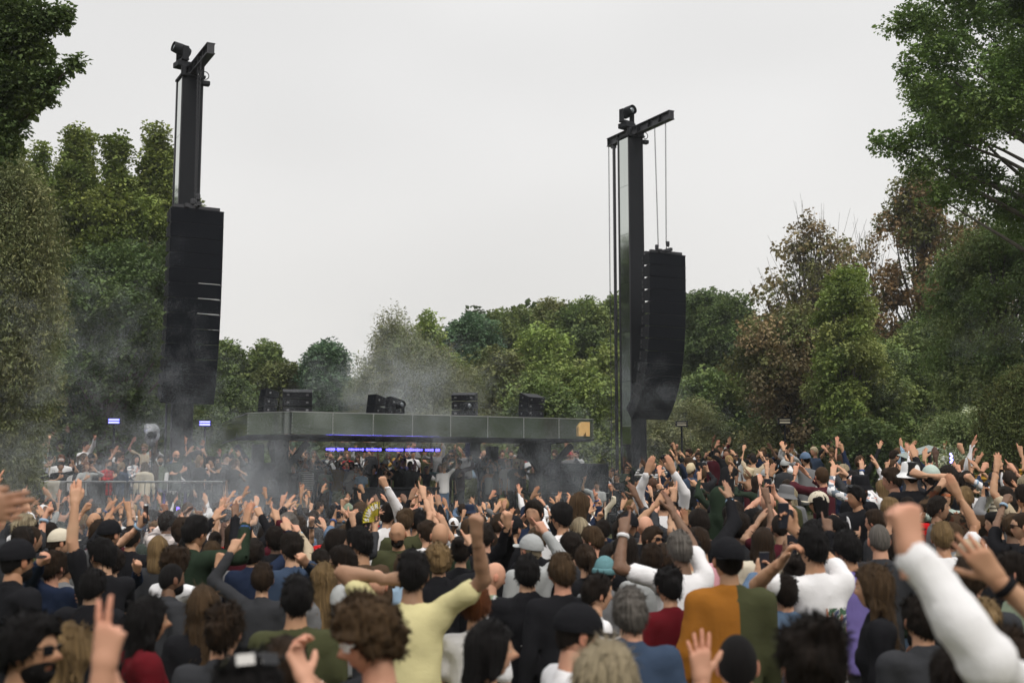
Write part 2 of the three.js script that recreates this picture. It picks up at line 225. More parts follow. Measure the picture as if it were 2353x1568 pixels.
treeAt(2520, -330, 400, 25, { name: 'great_poplar', label: 'huge poplar with open limbs filling the upper corner opposite the branch', seed: 110, clumps: 105, per: 74, rc: 0.66, leaf: 'broad', ls: 0.66, col: [[0.075, 0.115, 0.03], [0.065, 0.1, 0.028], [0.085, 0.125, 0.034]], low: 0.46, shape: 'egg', trunk: 0.34, bark: 'grey', fork: 0.8, limbs: 0.55,
  extra: [[at(2060, 55, 24), 0.35], [at(2100, 40, 24), 0.5], [at(2120, 130, 24), 0.5], [at(2090, 165, 24), 0.35], [at(2130, 220, 24), 0.55], [at(2010, 325, 24), 0.16], [at(2035, 335, 24), 0.28], [at(2085, 330, 24), 0.45], [at(2110, 390, 24), 0.42], [at(2130, 300, 24), 0.5], [at(2180, 350, 24.5), 0.6], [at(2200, 440, 24.5), 0.6], [at(2150, 450, 24), 0.36], [at(2260, 420, 25), 0.6], [at(2300, 480, 25), 0.5], [at(2180, 120, 24), 0.6], [at(2250, 60, 24.5), 0.6], [at(2320, 180, 25), 0.5], [at(2240, 250, 24.5), 0.6]] });
treeAt(2230, 945, 105, 25, { name: 'flowering_shrub', cat: 'shrub', label: 'pale green shrub with white flecks behind the tilted sheet roof', seed: 112, clumps: 70, per: 95, rc: 0.42, leaf: 'small', ls: 0.62, col: [[0.14, 0.165, 0.075], [0.115, 0.145, 0.06], [0.32, 0.34, 0.24]], low: 0.03, shape: 'dome', trunk: 0.05 });
treeAt(2345, 870, 90, 22, { name: 'yew_tree', label: 'dark drooping yew at the frame edge behind the wire fence', seed: 113, clumps: 80, per: 100, rc: 0.42, leaf: 'fine', ls: 0.55, col: [[0.075, 0.075, 0.025], [0.065, 0.065, 0.02], [0.06, 0.075, 0.025]], low: 0.03, shape: 'dome', trunk: 0.1, droop: 0.25 });
[[1740, 960, 100, 44], [1860, 930, 100, 43], [2060, 940, 100, 42], [1960, 980, 90, 36], [2180, 860, 110, 44]].forEach(([px, py, hw, D], i) => treeAt(px, py, hw, D, { name: 'undergrowth_shrub', cat: 'shrub', label: ['dark shrub between the two unlit lamps', 'brown green shrub under the rusty tree', 'dark shrub at the foot of the pale trunk', 'green shrub just above the crowd by the second unlit lamp', 'dark shrub behind the pale flecked one'][i], group: 'shrubs on the autumn side', seed: 120 + i, clumps: 50, per: 80, rc: 0.7, leaf: 'broad', ls: 1, col: i === 1 ? G.brownish : G.dark, low: 0.03, shape: 'dome', trunk: 0.08, trunkTop: 0.6, limbs: 0.4 }));
{ // the wood beyond, and the wood all round the meadow that the mirror panels show: one mass each
  const R = mulberry(777);
  const wood = (name, label, list, per, ls, tone) => {
    const im = new THREE.InstancedMesh(sprigs.broad, leafMat, list.length * per), M = new THREE.Matrix4(), Q = new THREE.Quaternion(), E = new THREE.Euler(), C = new THREE.Color(); let k = 0;
    for (const [x, z, h, r] of list) { const y0 = ground(x, z); for (let i = 0; i < per; i++) {
      const u = R(), a = R() * 6.283, rr = r * Math.sqrt(R()) * (1.05 - 0.6 * u * u), s = ls * (0.7 + 0.6 * R()), v = 0.75 + 0.5 * R();
      M.compose(V3(x + Math.cos(a) * rr, y0 + u * h * (0.94 + 0.1 * noise3(x + Math.cos(a) * 2, z, a)), z + Math.sin(a) * rr), Q.setFromEuler(E.set((R() - 0.5), R() * 6.283, (R() - 0.5))), V3(s, s, s)); im.setMatrixAt(k, M); im.setColorAt(k++, C.setRGB(tone * 0.075 * v, tone * 0.105 * v, tone * 0.042 * v));
    } }
    im.name = name; im.castShadow = im.receiveShadow = true; scene.add(im); tag(im, label, 'woodland', null, 'stuff'); nSprigs += k;
  };
  const back = []; for (let i = 0; i < 46; i++) { const px = -250 + i * 62, D = 68 + R() * 8; back.push([(px - CX) / FOCAL * D, -D, 5.5 + 2.2 * R() + (px > 1050 && px < 1750 ? 3.5 : 0) + (px < 380 ? 5 : 0), 2.6]); }
  wood('distant_woodland', 'dark woodland closing the view behind the trees', back, 900, 2.2, 1);
  const rear = []; for (let i = 0; i < 44; i++) { const a = lerp(-0.35, Math.PI + 0.35, i / 43), d = 42 + 8 * R(); rear.push([Math.cos(a) * d, Math.sin(a) * d - 6, 9.5 + 4 * R(), 3.4]); }
  const corner = []; for (let i = 0; i < 12; i++) corner.push([-21.5 - 2.6 * (i % 4) - R(), -40 - 4.2 * Math.floor(i / 4) - 2 * R(), 12 + 2.5 * R(), 2.4]);
  wood('meadow_edge_woodland', 'woodland around the near side of the meadow', rear, 420, 2.6, 1.7);
  wood('corner_woodland', 'tall woodland beyond the olive willow, mirrored in the towers', corner, 1000, 2.2, 1.3);
}
// ------------------------------------------------------------------ towers, arrays, stage
const TURN = 0.49;                                                    // stage and towers face a little to one side
const FACE = V3(Math.sin(TURN), 0, Math.cos(TURN)), ALONG = V3(Math.cos(TURN), 0, -Math.sin(TURN));
const dull = (r, g, b, rough, sp) => new THREE.MeshPhysicalMaterial({ color: RGB(r, g, b), roughness: rough, specularIntensity: sp }), black = dull(0.011, 0.012, 0.015, 0.6, 0.35), blackPaint = dull(0.013, 0.014, 0.017, 0.7, 0.3), grille = dull(0.007, 0.008, 0.011, 0.9, 0.15), steel = mat(0.28, 0.28, 0.29, 0.35, 0.9), darkSteel = mat(0.05, 0.05, 0.055, 0.4, 0.7), alu = mat(0.62, 0.62, 0.6, 0.35, 0.85);
const scratch = noiseTex(256, 256, (u, v) => { const a = fbm(u * 5, v * 40, 4, 4) * 0.5 + 0.5, b = fbm(u * 30, v * 30, 8, 3) * 0.5 + 0.5, c = 0.5 + 0.5 * a * b; return [c, c, c]; }, false);
const mirror = new THREE.MeshStandardMaterial({ color: RGB(0.66, 0.7, 0.66), metalness: 1, roughness: 0.15, roughnessMap: scratch });
const mirrorClear = new THREE.MeshStandardMaterial({ color: RGB(0.6, 0.63, 0.6), metalness: 1, roughness: 0.1, roughnessMap: scratch });
const ceilingMirror = new THREE.MeshStandardMaterial({ color: RGB(0.75, 0.75, 0.76), metalness: 1, roughness: 0.05 });
function chain(parent, name, a, b, link = 0.075, r = 0.0075) { // hoist chain: real links, turned by quarter turns
  const d = b.clone().sub(a), L = d.length(), n = Math.round(L / (link * 0.78)), g = new THREE.TorusGeometry(link * 0.32, r, 4, 7).scale(0.75, 1.35, 1), q = new THREE.Quaternion().setFromUnitVectors(V3(0, 1, 0), d.clone().normalize()), list = [];
  for (let i = 0; i <= n; i++) list.push(g.clone().rotateY(i % 2 ? Math.PI / 2 : 0.2).applyQuaternion(q).translate(a.x + d.x * i / n, a.y + d.y * i / n, a.z + d.z * i / n));
  return mesh(name, list, darkSteel, parent);
}
// one cabinet is wider than tall; its front looks to +z, its sides to +-x
function wedge(w, h, d, taper) {
  const P = [[-w / 2, -h / 2, 0], [w / 2, -h / 2, 0], [w / 2, h / 2, 0], [-w / 2, h / 2, 0], [-w / 2 * 0.96, -h / 2 + taper, -d], [w / 2 * 0.96, -h / 2 + taper, -d], [w / 2 * 0.96, h / 2 - taper, -d], [-w / 2 * 0.96, h / 2 - taper, -d]];
  const F = [[0, 1, 2, 3], [5, 4, 7, 6], [4, 0, 3, 7], [1, 5, 6, 2], [3, 2, 6, 7], [4, 5, 1, 0]], pos = [], uv = [];
  for (const f of F) for (const k of [0, 1, 2, 0, 2, 3]) { pos.push(...P[f[k]]); uv.push(k === 0 || k === 3 ? 0 : 1, k < 2 ? 0 : 1); }
  const g = new THREE.BufferGeometry(); g.setAttribute('position', new THREE.Float32BufferAttribute(pos, 3)); g.setAttribute('uv', new THREE.Float32BufferAttribute(uv, 2)); g.computeVertexNormals(); return g;
}
function movingHead(name, label, pos, turn, tilt, s = 1, group) {
  const T = thing(name, label, 'stage light', [pos.x, pos.y, pos.z], turn, group);
  mesh('base', [bx(0.36 * s, 0.14 * s, 0.34 * s, 0, 0.07 * s, 0, 0.02 * s)], black, T);
  mesh('yoke', [bx(0.05 * s, 0.36 * s, 0.16 * s, -0.2 * s, 0.34 * s, 0, 0.02 * s), bx(0.05 * s, 0.36 * s, 0.16 * s, 0.2 * s, 0.34 * s, 0, 0.02 * s), bx(0.45 * s, 0.06 * s, 0.18 * s, 0, 0.18 * s, 0, 0.02 * s)], black, T);
  const head = new THREE.LatheGeometry([[0.001, -0.2], [0.1, -0.19], [0.145, -0.1], [0.15, 0.05], [0.135, 0.2], [0.13, 0.26], [0.118, 0.26], [0.112, 0.2]].map(([r, y]) => new THREE.Vector2(r * s, y * s)), 20).rotateX(Math.PI / 2);
  const h = mesh('head', head.rotateX(-tilt).translate(0, 0.45 * s, 0), black, T);
  mesh('lens', new THREE.SphereGeometry(0.115 * s, 18, 8, 0, 6.2832, 0, 0.9).rotateX(Math.PI / 2).translate(0, 0, 0.13 * s).rotateX(-tilt).translate(0, 0.45 * s, 0), mat(0.16, 0.18, 0.2, 0.08, 0.3), h);
  return T;
}
function tower(o) {
  const c = o.c, T = thing('sound_tower', o.label, 'tower', [c.x, ground(c.x, c.z), c.z], TURN), y0 = o.low, H = o.top, w = 0.5, d = 0.58;
  mesh('column', [bx(w - 0.02, H - y0, d - 0.04, 0.006, (H + y0) / 2, 0, 0.01)], blackPaint, T);
  const n = 7; for (let i = 0; i < n; i++) { // mirror sheets up one flank, butted with fine joints
    const a = lerp(y0, H - 0.05, i / n), b = lerp(y0, H - 0.05, (i + 1) / n) - 0.008;
    mesh('mirror_sheet', bx(0.012, b - a, d - 0.09, -w / 2 - 0.006, (a + b) / 2, -0.004, 0).rotateZ(0), mirrorClear, T);
  }
  mesh('corner_angle', [bx(0.028, H - y0, 0.03, -w / 2 - 0.004, (H + y0) / 2, d / 2 - 0.03), bx(0.05, H - y0, 0.05, -w / 2 - 0.008, (H + y0) / 2, -d / 2 + 0.01)], darkSteel, T);
  mesh('corner_angle', [bx(0.02, H - y0, 0.02, w / 2, (H + y0) / 2, d / 2 - 0.02)], darkSteel, T);
  const fr = []; // base: ballast frame of square tube with cross braces
  for (const sx of [-1, 1]) for (const sz of [-1, 1]) fr.push(bx(0.07, y0, 0.07, sx * 0.26, y0 / 2, sz * 0.28));
  for (const y of [0.5, y0 - 0.04]) { for (const s of [-1, 1]) { fr.push(bx(0.46, 0.05, 0.05, 0, y, s * 0.28), bx(0.05, 0.05, 0.5, s * 0.26, y, 0)); } }
  fr.push(bar(V3(-0.26, 0.52, 0.28), V3(0.26, y0 - 0.06, 0.28), 0.022), bar(V3(0.26, 0.52, 0.27), V3(-0.26, y0 - 0.06, 0.27), 0.022), bx(1.5, 0.3, 1.5, 0, 0.15, 0, 0.02));
  mesh('base_frame', fr, darkSteel, T);
  // top beam: an I section with web stiffeners
  const by = H + 0.16, z0 = o.back, z1 = o.front, L = z1 - z0, zc = (z0 + z1) / 2, bm = [bx(0.2, 0.022, L, 0, by + 0.12, zc), bx(0.2, 0.022, L, 0, by - 0.12, zc), bx(0.018, 0.22, L, 0, by, zc)];
  for (let i = 0; i <= 6; i++) bm.push(bx(0.17, 0.215, 0.016, 0, by, lerp(z0 + 0.02, z1 - 0.02, i / 6)));
  mesh('beam', bm, darkSteel, T);
  mesh('head_plate', [bx(w + 0.1, 0.05, d + 0.1, 0, H + 0.012, 0), bx(0.12, 0.3, 0.12, 0.2, H + 0.12, 0.3, 0.02), bx(0.12, 0.26, 0.1, -0.24, H + 0.1, 0.3, 0.02), bx(0.2, 0.12, 0.16, 0.3, H - 0.16, 0.34, 0.03), new THREE.TorusGeometry(0.1, 0.012, 5, 12).translate(0.26, H + 0.02, 0.4)], black, T);
  const P = (x, y, z) => V3(x, y, z);
  chain(T, 'chain', P(-0.06, by - 0.13, z0 + 0.06), P(-0.06, 1.2, z0 + 0.06));
  chain(T, 'chain', P(0.06, by - 0.13, z0 + 0.12), P(0.06, 1.2, z0 + 0.12));
  mesh('guide_rail', [bx(0.07, H - 0.3, 0.07, -0.02, H / 2 + 0.1, z0 + 0.3), bx(0.12, 0.1, 0.14, 0, by - 0.18, z0 + 0.25)], darkSteel, T);
  for (let i = 0; i < 2; i++) mesh('cable', tube([V3(0.31, y0 + 0.1, 0.3 - i * 0.1), V3(0.5, 0.8, 0.6 + i * 0.2), V3(0.8 + i * 0.2, 0.02, 1.1)], 0.014, 0.014, 12, 5), black, T);
  return T;
}
const handleMat = mat(0.004, 0.004, 0.004, 0.9);
function lineArray(o) { // hung array of wedge cabinets, each splayed a little more than the one above
  const c = o.c, T = thing('line_array', o.label, 'speaker array', [c.x, 0, c.z], TURN), w = o.w, h = 0.352, d = 0.44;
  let y = o.top, z = 0, a = 0; const geoBody = wedge(w, h - 0.004, d, 0.052), geoGrille = bx(w - 0.02, h - 0.014, 0.012, 0, 0, 0.004, 0.004);
  mesh('flying_frame', [bx(w * 0.86, 0.07, 0.1, 0, y + 0.045, -0.08), bx(w * 0.86, 0.07, 0.1, 0, y + 0.045, -0.36), bx(0.08, 0.09, 0.9, 0, y + 0.09, -0.25), bx(0.1, 0.09, 0.5, -w * 0.2, y + 0.06, -0.2)], darkSteel, T);
  for (let i = 0; i < o.n; i++) {
    const M = new THREE.Matrix4().makeTranslation(0, y, z).multiply(new THREE.Matrix4().makeRotationX(a)).multiply(new THREE.Matrix4().makeTranslation(0, -h / 2, 0));
    const body = mesh('cabinet', geoBody, black, T); body.applyMatrix4(M);
    mesh('grille', geoGrille, grille, body);
    const rig = []; for (const s of [-1, 1]) { rig.push(bx(0.012, 0.1, 0.05, s * (w / 2 + 0.004), 0.05, -0.34), bx(0.014, 0.07, 0.045, s * (w / 2 + 0.005), -0.09, -0.33), bx(0.02, 0.03, 0.03, s * (w / 2 - 0.01), h / 2 - 0.02, 0.004)); }
    tag(mesh('rigging_plate', rig, darkSteel, body), 0, 0, 0, 'stuff');
    for (const s of [-1, 1]) for (const hy of [0.06, -0.05]) mesh('side_handle', bx(0.006, 0.066, 0.035, s * (w / 2 - 0.002), hy, -0.1), handleMat, body);
    if (o.strip && i >= 4 && i <= 6) mesh('reflective_tape', bx(w * 0.4, 0.008, 0.006, w * 0.26, -h / 2 + 0.012, 0.01), mat(0.8, 0.8, 0.8, 0.4), body);
    y -= h * Math.cos(a); z -= h * Math.sin(a); a += o.splay[Math.min(i, o.splay.length - 1)];
  }
  const by = o.beam; chain(T, 'chain', V3(-0.05, by, 0.08), V3(-0.05, o.top + 0.32, 0.02)); chain(T, 'chain', V3(0.05, by, -0.62), V3(0.05, o.top + 0.32, -0.52));
  for (const z of [0.02, -0.52]) mesh('hoist_hook', [bx(0.09, 0.14, 0.09, 0, o.top + 0.28, z, 0.02), new THREE.TorusGeometry(0.05, 0.014, 6, 12, 4.6).rotateZ(0.6).translate(0, o.top + 0.16, z)], darkSteel, T);
  return T;
}
const TL = V3(-8.02, 0, -29.4), TR = V3(3.62, 0, -36.2);
tower({ c: TL, low: 1.9, top: 12.05, back: -0.75, front: 2.0, label: 'tall dark mirror flanked tower beside the two blue lamps' });
tower({ c: TR, low: 1.25, top: 11.65, back: -1.2, front: 2.15, label: 'tall tower with mirror flank and roof beam beside the curved speaker array' });
const splay = [0.004, 0.006, 0.01, 0.012, 0.018, 0.024, 0.032, 0.042, 0.052, 0.062, 0.075, 0.085, 0.09, 0.09];
{ const p = TL.clone().addScaledVector(FACE, 1.6).addScaledVector(ALONG, -0.1); lineArray({ c: p, w: 1.24, top: 8.42, n: 13, strip: true, splay: splay.map((x) => x * 0.75), beam: 12.05 + ground(TL.x, TL.z), label: 'straight black speaker array hanging before the tower by the blue lamps' }); }
{ const p = TR.clone().addScaledVector(FACE, 2.0).addScaledVector(ALONG, -0.12); lineArray({ c: p, w: 1.26, top: 8.6, n: 14, splay: splay.map((x) => x * 1.35), beam: 11.68 + ground(TR.x, TR.z), label: 'curved black speaker array hanging beside the mirror tower' }); }
{ const p = TR.clone().addScaledVector(FACE, 0.02); movingHead('moving_head', 'moving head lamp standing on the beam of the tower by the curved array', V3(p.x - 0.12, 11.95 + ground(TR.x, TR.z), p.z), 0.7, 0.15, 1.12, 'moving heads on the towers'); }
{ const p = TL.clone().addScaledVector(FACE, 0.15); movingHead('moving_head', 'moving head lamp standing on the beam of the tower by the blue lamps', V3(p.x - 0.25, 12.3 + ground(TL.x, TL.z), p.z), -0.9, 0.2, 1.0, 'moving heads on the towers'); }

// ---- stage
const SA = V3(-6.84, 0, -31.55), SB = V3(-5.6, 0, -30.95), SC = V3(2.3, 0, -34.55), SD = V3(0.1, 0, -39.6), SE = V3(-8.75, 0, -36.9), ROOF0 = 3.3, ROOF1 = 3.86;
const foot = (pts, y0, y1, grow = 0) => { // upright prism over a plan outline
  const m = pts.reduce((s, p) => s.add(p), V3()).divideScalar(pts.length), s = new THREE.Shape(); pts.forEach((p, i) => { const q = p.clone().sub(m); q.multiplyScalar(1 + grow / q.length()).add(m); s[i ? 'lineTo' : 'moveTo'](q.x, -q.z); });
  return new THREE.ExtrudeGeometry(s, { depth: y1 - y0, bevelEnabled: false }).rotateX(-Math.PI / 2).translate(0, y0, 0);
};
{
  const T = thing('stage_canopy', 'low flat stage roof clad in dull mirror panels', 'canopy', [0, 0, 0]);
  const out = [SA, SB, SC, SD, SE];
  mesh('roof_deck', foot(out, ROOF1 - 0.1, ROOF1 - 0.03, -0.06), blackPaint, T);
  mesh('mirror_ceiling', foot(out, ROOF0 + 0.03, ROOF0 + 0.05, -0.25), ceilingMirror, T);
  const R = mulberry(5), edges = [[SE, SA, 5], [SA, SB, 1], [SB, SC, 8], [SC, SD, 5]];
  const trims = [], lips = [];
  edges.forEach(([a, b, n], e) => {
    const dir = b.clone().sub(a).normalize(), out = V3(-dir.z, 0, dir.x), turn = Math.atan2(-dir.z, dir.x), L = a.distanceTo(b);
    for (let i = 0; i < n; i++) for (const [y0, y1] of [[ROOF0, ROOF0 + 0.155], [ROOF0 + 0.158, ROOF1]]) {
      const w = L / n - 0.008, p = a.clone().lerp(b, (i + 0.5) / n);
      const g = bx(w, y1 - y0, 0.014, 0, 0, 0, 0); g.rotateX((R() - 0.5) * 0.012); g.rotateY(turn + (R() - 0.5) * 0.012); g.translate(p.x, (y0 + y1) / 2, p.z);
      mesh('fascia_panel', g, mirror, T);
    }
    trims.push(flatBar(a.clone().setY(ROOF1 + 0.008), b.clone().setY(ROOF1 + 0.008), 0.014, 0.05)); lips.push(flatBar(a.clone().setY(ROOF0 - 0.025), b.clone().setY(ROOF0 - 0.025), 0.04, 0.06));
    for (let i = 0; i <= n; i++) { const p = a.clone().lerp(b, i / n); for (let k = 0; k < 6; k++) { if (k === 0 && i > 0 && i < n) mesh('joint_strip', bx(0.009, ROOF1 - ROOF0, 0.012, 0, 0, 0).rotateY(turn).translate(p.x + out.x * 0.006 * -1, (ROOF0 + ROOF1) / 2, p.z + 0.008), alu, T); trims.push(new THREE.SphereGeometry(0.009, 5, 4).translate(p.x + dir.x * 0.02 - out.x * 0, ROOF0 + 0.04 + k * 0.095, p.z + 0.012)); } }
  });
  tag(mesh('edge_trim', trims, alu, T), 0, 0, 0, 'stuff'); mesh('lower_lip', lips, blackPaint, T);
  const jo = []; for (let i = 1; i < 6; i++) jo.push(flatBar(SA.clone().lerp(SE, i / 6).setY(ROOF0 - 0.01), SC.clone().lerp(SD, i / 6).setY(ROOF0 - 0.01), 0.06, 0.05)); 
  mesh('joist', jo.slice(1, 3), blackPaint, T);
  // emblem cut from chipboard at the end of the front
  const s = new THREE.Shape(); [[0, 0], [0, 0.66], [0.31, 1], [1, 1], [1, 0], [0.66, 0], [0.64, 0.29], [0.37, 0]].forEach(([x, y], i) => s[i ? 'lineTo' : 'moveTo'](x * 0.345, y * 0.4));
  const g = new THREE.ExtrudeGeometry(s, { depth: 0.07, bevelEnabled: false }), dir = SC.clone().sub(SB).normalize(), turn = Math.atan2(-dir.z, dir.x), p = SB.clone().lerp(SC, 1 - 0.5 / SB.distanceTo(SC));
  g.rotateY(turn).translate(p.x + Math.sin(turn) * 0.02, ROOF0 + 0.08, p.z + Math.cos(turn) * 0.02);
  const osb = noiseTex(256, 256, (u, v) => { const a = fbm(u * 34, v * 16, 2, 3), b = fbm(u * 14 + 9, v * 40, 6, 3), c = 0.5 + 0.5 * Math.max(a, b); return [0.68 + 0.26 * c, 0.53 + 0.25 * c, 0.33 + 0.18 * c]; });
  osb.repeat.set(2.5, 2.5); const logo = mesh('emblem', g, new THREE.MeshStandardMaterial({ map: osb, roughness: 0.8 }), T); logo.userData.label = 'chipboard emblem like a notched letter';
}
function column(label, x, z, w, y1, braces) {
  const T = thing('stage_column', label, 'column', [x, 0, z], TURN, 'stage columns'); mesh('post', [bx(w, y1, w, 0, y1 / 2, 0, 0.015)], blackPaint, T);
  braces.forEach((b) => { const L = 0.95; mesh('brace', flatBar(V3(b[0] * 0.1, y1 - 0.85, b[1] * 0.1), V3(b[0] * L, y1 - 0.06, b[1] * L), 0.16, 0.16), blackPaint, T); });
  return T;
}
{
  const c = (px, D) => (px - CX) / FOCAL * D / CP;
  column('thick black column with spreading braces under the wooden emblem side of the roof', c(1246, 34.9), -34.9, 0.36, ROOF0 - 0.09, [[1, 0], [-0.7, 0], [0, -0.9]]);
  column('rear black column with one diagonal brace', c(1131, 38), -38, 0.3, ROOF0 - 0.09, [[-1, 0]]);
  column('black column behind the cabinet stack at the blue lamp side of the stage', c(648, 32.6), -32.6, 0.38, ROOF0 - 0.09, [[0.8, 0], [0, -0.9]]);
  column('rear black column at the blue lamp side of the stage', c(598, 36), -36, 0.3, ROOF0 - 0.09, [[-0.7, 0]]);
  const D1 = thing('stage_deck', 'black stage floor under the mirror roof', 'stage', [0, 0, 0]);
  mesh('deck', foot([SA, SB, SC, SD, SE], 0, 0.98, 0.5), blackPaint, D1);
  mesh('front_step', foot([V3(-6.9, 0, -31), V3(-5.2, 0, -29.5), V3(3.3, 0, -33.4), V3(2.9, 0, -34.2), V3(-5.6, 0, -30.4)], 0, 0.5, 0), blackPaint, D1);
  const riser = thing('crowd_riser', 'black riser behind the stage where people stand', 'platform', [0, 0, 0]); mesh('deck', [bx(13.6, 1.38, 4.4, -1.2, 0.69, -42.4)], blackPaint, riser);
  // cabinets on the stage
  const sub = (label, px, py0, py1, w, D, n) => { const y1 = at(px, py0, D).y, x = c(px, D), T = thing('bass_stack', label, 'speaker stack', [x, 0.98, -D], TURN, 'bass stacks on the stage'); const h = (y1 - 0.98) / n; for (let i = 0; i < n; i++) { const b = mesh('cabinet', bx(w, h - 0.01, 0.8, 0, h * (i + 0.5), 0, 0.012), black, T); mesh('grille', bx(w - 0.06, h - 0.07, 0.012, 0, h * (i + 0.5), 0.404), grille, b); } };
  sub('black bass cabinets beside the column at the blue lamp side', 590, 1062, 1135, 1.4, 31.9, 2); sub('black bass cabinets under the wooden emblem', 1325, 1064, 1140, 1.55, 34.2, 2);
  const booth = thing('mixing_table', 'black mixing table in the middle of the stage', 'table', [c(930, 34), 0.98, -33.6], TURN); mesh('table_top', bx(2.6, 0.06, 0.8, 0, 0.95, 0, 0.01), black, booth); mesh('front_panel', bx(2.56, 0.9, 0.05, 0, 0.47, 0.34), blackPaint, booth); for (const s of [-1, 1]) mesh('side_panel', bx(0.05, 0.92, 0.7, s * 1.25, 0.46, 0), blackPaint, booth);
  const wm = thing('floor_monitor', 'slanted floor monitor speaker at the front of the stage', 'speaker', [c(845, 30.4), 0.5, -31.2], 0.2); mesh('cabinet', wedge(0.75, 0.5, 0.5, 0.12).rotateX(-0.7).translate(0, 0.38, 0), black, wm); mesh('grille', bx(0.7, 0.44, 0.012, 0, 0, 0.008).rotateX(-0.7).translate(0, 0.38, 0), grille, wm);
  // boxes hung under the roof
  const hang = (label, px, py, D, w, h, rz) => { const p = at(px, py, D), T = thing('hanging_speaker', label, 'speaker', [p.x, p.y, p.z], TURN, 'speakers hung under the roof'); mesh('cabinet', bx(w, h, 0.35, 0, 0, 0, 0.02).rotateZ(rz), black, T); mesh('bracket', [bar(V3(-rz * -0.4 * h, h / 2 - 0.05, 0), V3(-rz * -0.4 * h, ROOF0 - p.y - 0.0, 0), 0.02)], darkSteel, T); };
  hang('tilted speaker hung between the columns', 1210, 1033, 37.4, 0.4, 0.62, -0.28); hang('upright speaker hung beside the rear column', 1086, 1026, 37.0, 0.36, 0.62, 0.0);
  // blue bar of lamps under the mirror ceiling
  const a = at(748, 1031.5, 37.3), b = at(1010, 1033.5, 38.4), L = a.distanceTo(b), T = thing('led_bar', 'long bar of blue lamps under the mirror ceiling', 'light bar', [0, 0, 0]);
  mesh('housing', [flatBar(a.clone().add(V3(0, 0, -0.04)), b.clone().add(V3(0, 0, -0.04)), 0.1, 0.07), ...[0.08, 0.5, 0.92].map((t) => { const p = a.clone().lerp(b, t); return bar(p, p.clone().setY(ROOF0 + 0.03), 0.012); })], black, T);
  const led = new THREE.MeshStandardMaterial({ color: 0x111133, emissive: RGB(0.09, 0.075, 1), emissiveIntensity: 5, roughness: 0.4 });
  const dotGeo = new THREE.SphereGeometry(0.04, 8, 6), R = mulberry(77), N = 52; for (let i = 0; i < N; i++) { if (i % 9 === 8 || R() < 0.06) continue; const p = a.clone().lerp(b, (i + 0.5) / N); const m = mesh('lamp_lens', dotGeo, led, T); m.position.set(p.x, p.y, p.z + 0.005); const s = 0.75 + 0.5 * R(); m.scale.set(s, s, s); }
  const ral = new THREE.RectAreaLight(RGB(0.25, 0.2, 1), 5, L, 0.05); ral.position.copy(a).lerp(b, 0.5).add(V3(0, 0, 0.06)); ral.lookAt(ral.position.clone().add(V3(0.3, -0.2, 1))); T.add(ral);
  // small arrays and lights on the roof
  const mini = (label, px, py, D, w, turn, n, pitch0, dp, hh = 0.25) => {
    w *= 1.22; const q = at(px, py, D), T = thing('roof_array', label, 'speaker stack', [q.x, ROOF1 - 0.03, q.z], turn, 'small speaker stacks on the roof'); let y = 0.06, z = 0.1, p = pitch0; const gb = wedge(w, hh - 0.012, 0.36, 0.035);
    mesh('frame', [bx(w * 0.9, 0.05, 0.06, 0, 0.025, 0.1), bx(w * 0.9, 0.05, 0.06, 0, 0.025, -0.3), bx(0.05, 0.05, 0.5, 0.12, 0.025, -0.1)], darkSteel, T);
    for (let i = 0; i < n; i++) { const M = new THREE.Matrix4().makeTranslation(0, y, z).multiply(new THREE.Matrix4().makeRotationX(-p)).multiply(new THREE.Matrix4().makeTranslation(0, hh / 2, 0)); const b = mesh('cabinet', gb, black, T); b.applyMatrix4(M); mesh('grille', bx(w - 0.04, hh - 0.04, 0.008, 0, 0, 0.003), grille, b); for (const s of [-1, 1]) { mesh('connector_plate', bx(0.006, 0.05, 0.05, s * (w / 2 + 0.001), 0.01, -0.12), steel, b); mesh('connector_plate', bx(0.07, 0.05, 0.006, s * w * 0.32, 0.01, -0.362), steel, b); } y += hh * Math.cos(p); z -= hh * Math.sin(p); p += dp; }
    return T;
  };
  mini('outermost roof speakers, lit violet along one edge', 607, 944, 33.2, 0.62, -1.15, 3, -0.02, 0.12); mini('second roof speakers, seen from behind', 682, 944, 33.4, 0.66, 3.35, 3, -0.05, 0.12); mini('pair of upright roof speakers, outer one', 856, 945, 33.6, 0.3, -0.75, 2, 0.1, 0.05, 0.31); mini('pair of upright roof speakers, inner one', 893, 946, 34.4, 0.3, -1.1, 2, 0.12, 0.05, 0.31); mini('roof speakers behind the round roof light', 1068, 950, 34.6, 0.58, 3.0, 3, 0, 0.08); mini('roof speakers nearest the wooden emblem, leaning', 1216, 954, 34.9, 0.56, -2.35, 3, -0.05, 0.16);
  for (const [px, D, t, l] of [[915, 33.4, 0.75, 'round roof light beside the pair of upright speakers'], [1072, 33.9, 0.55, 'round roof light in front of the speaker stack']]) { const q = at(px, 940, D); movingHead('roof_spotlight', l, V3(q.x, ROOF1 - 0.03, q.z), t, 0.15, 0.78, 'round lights on the roof'); }
}
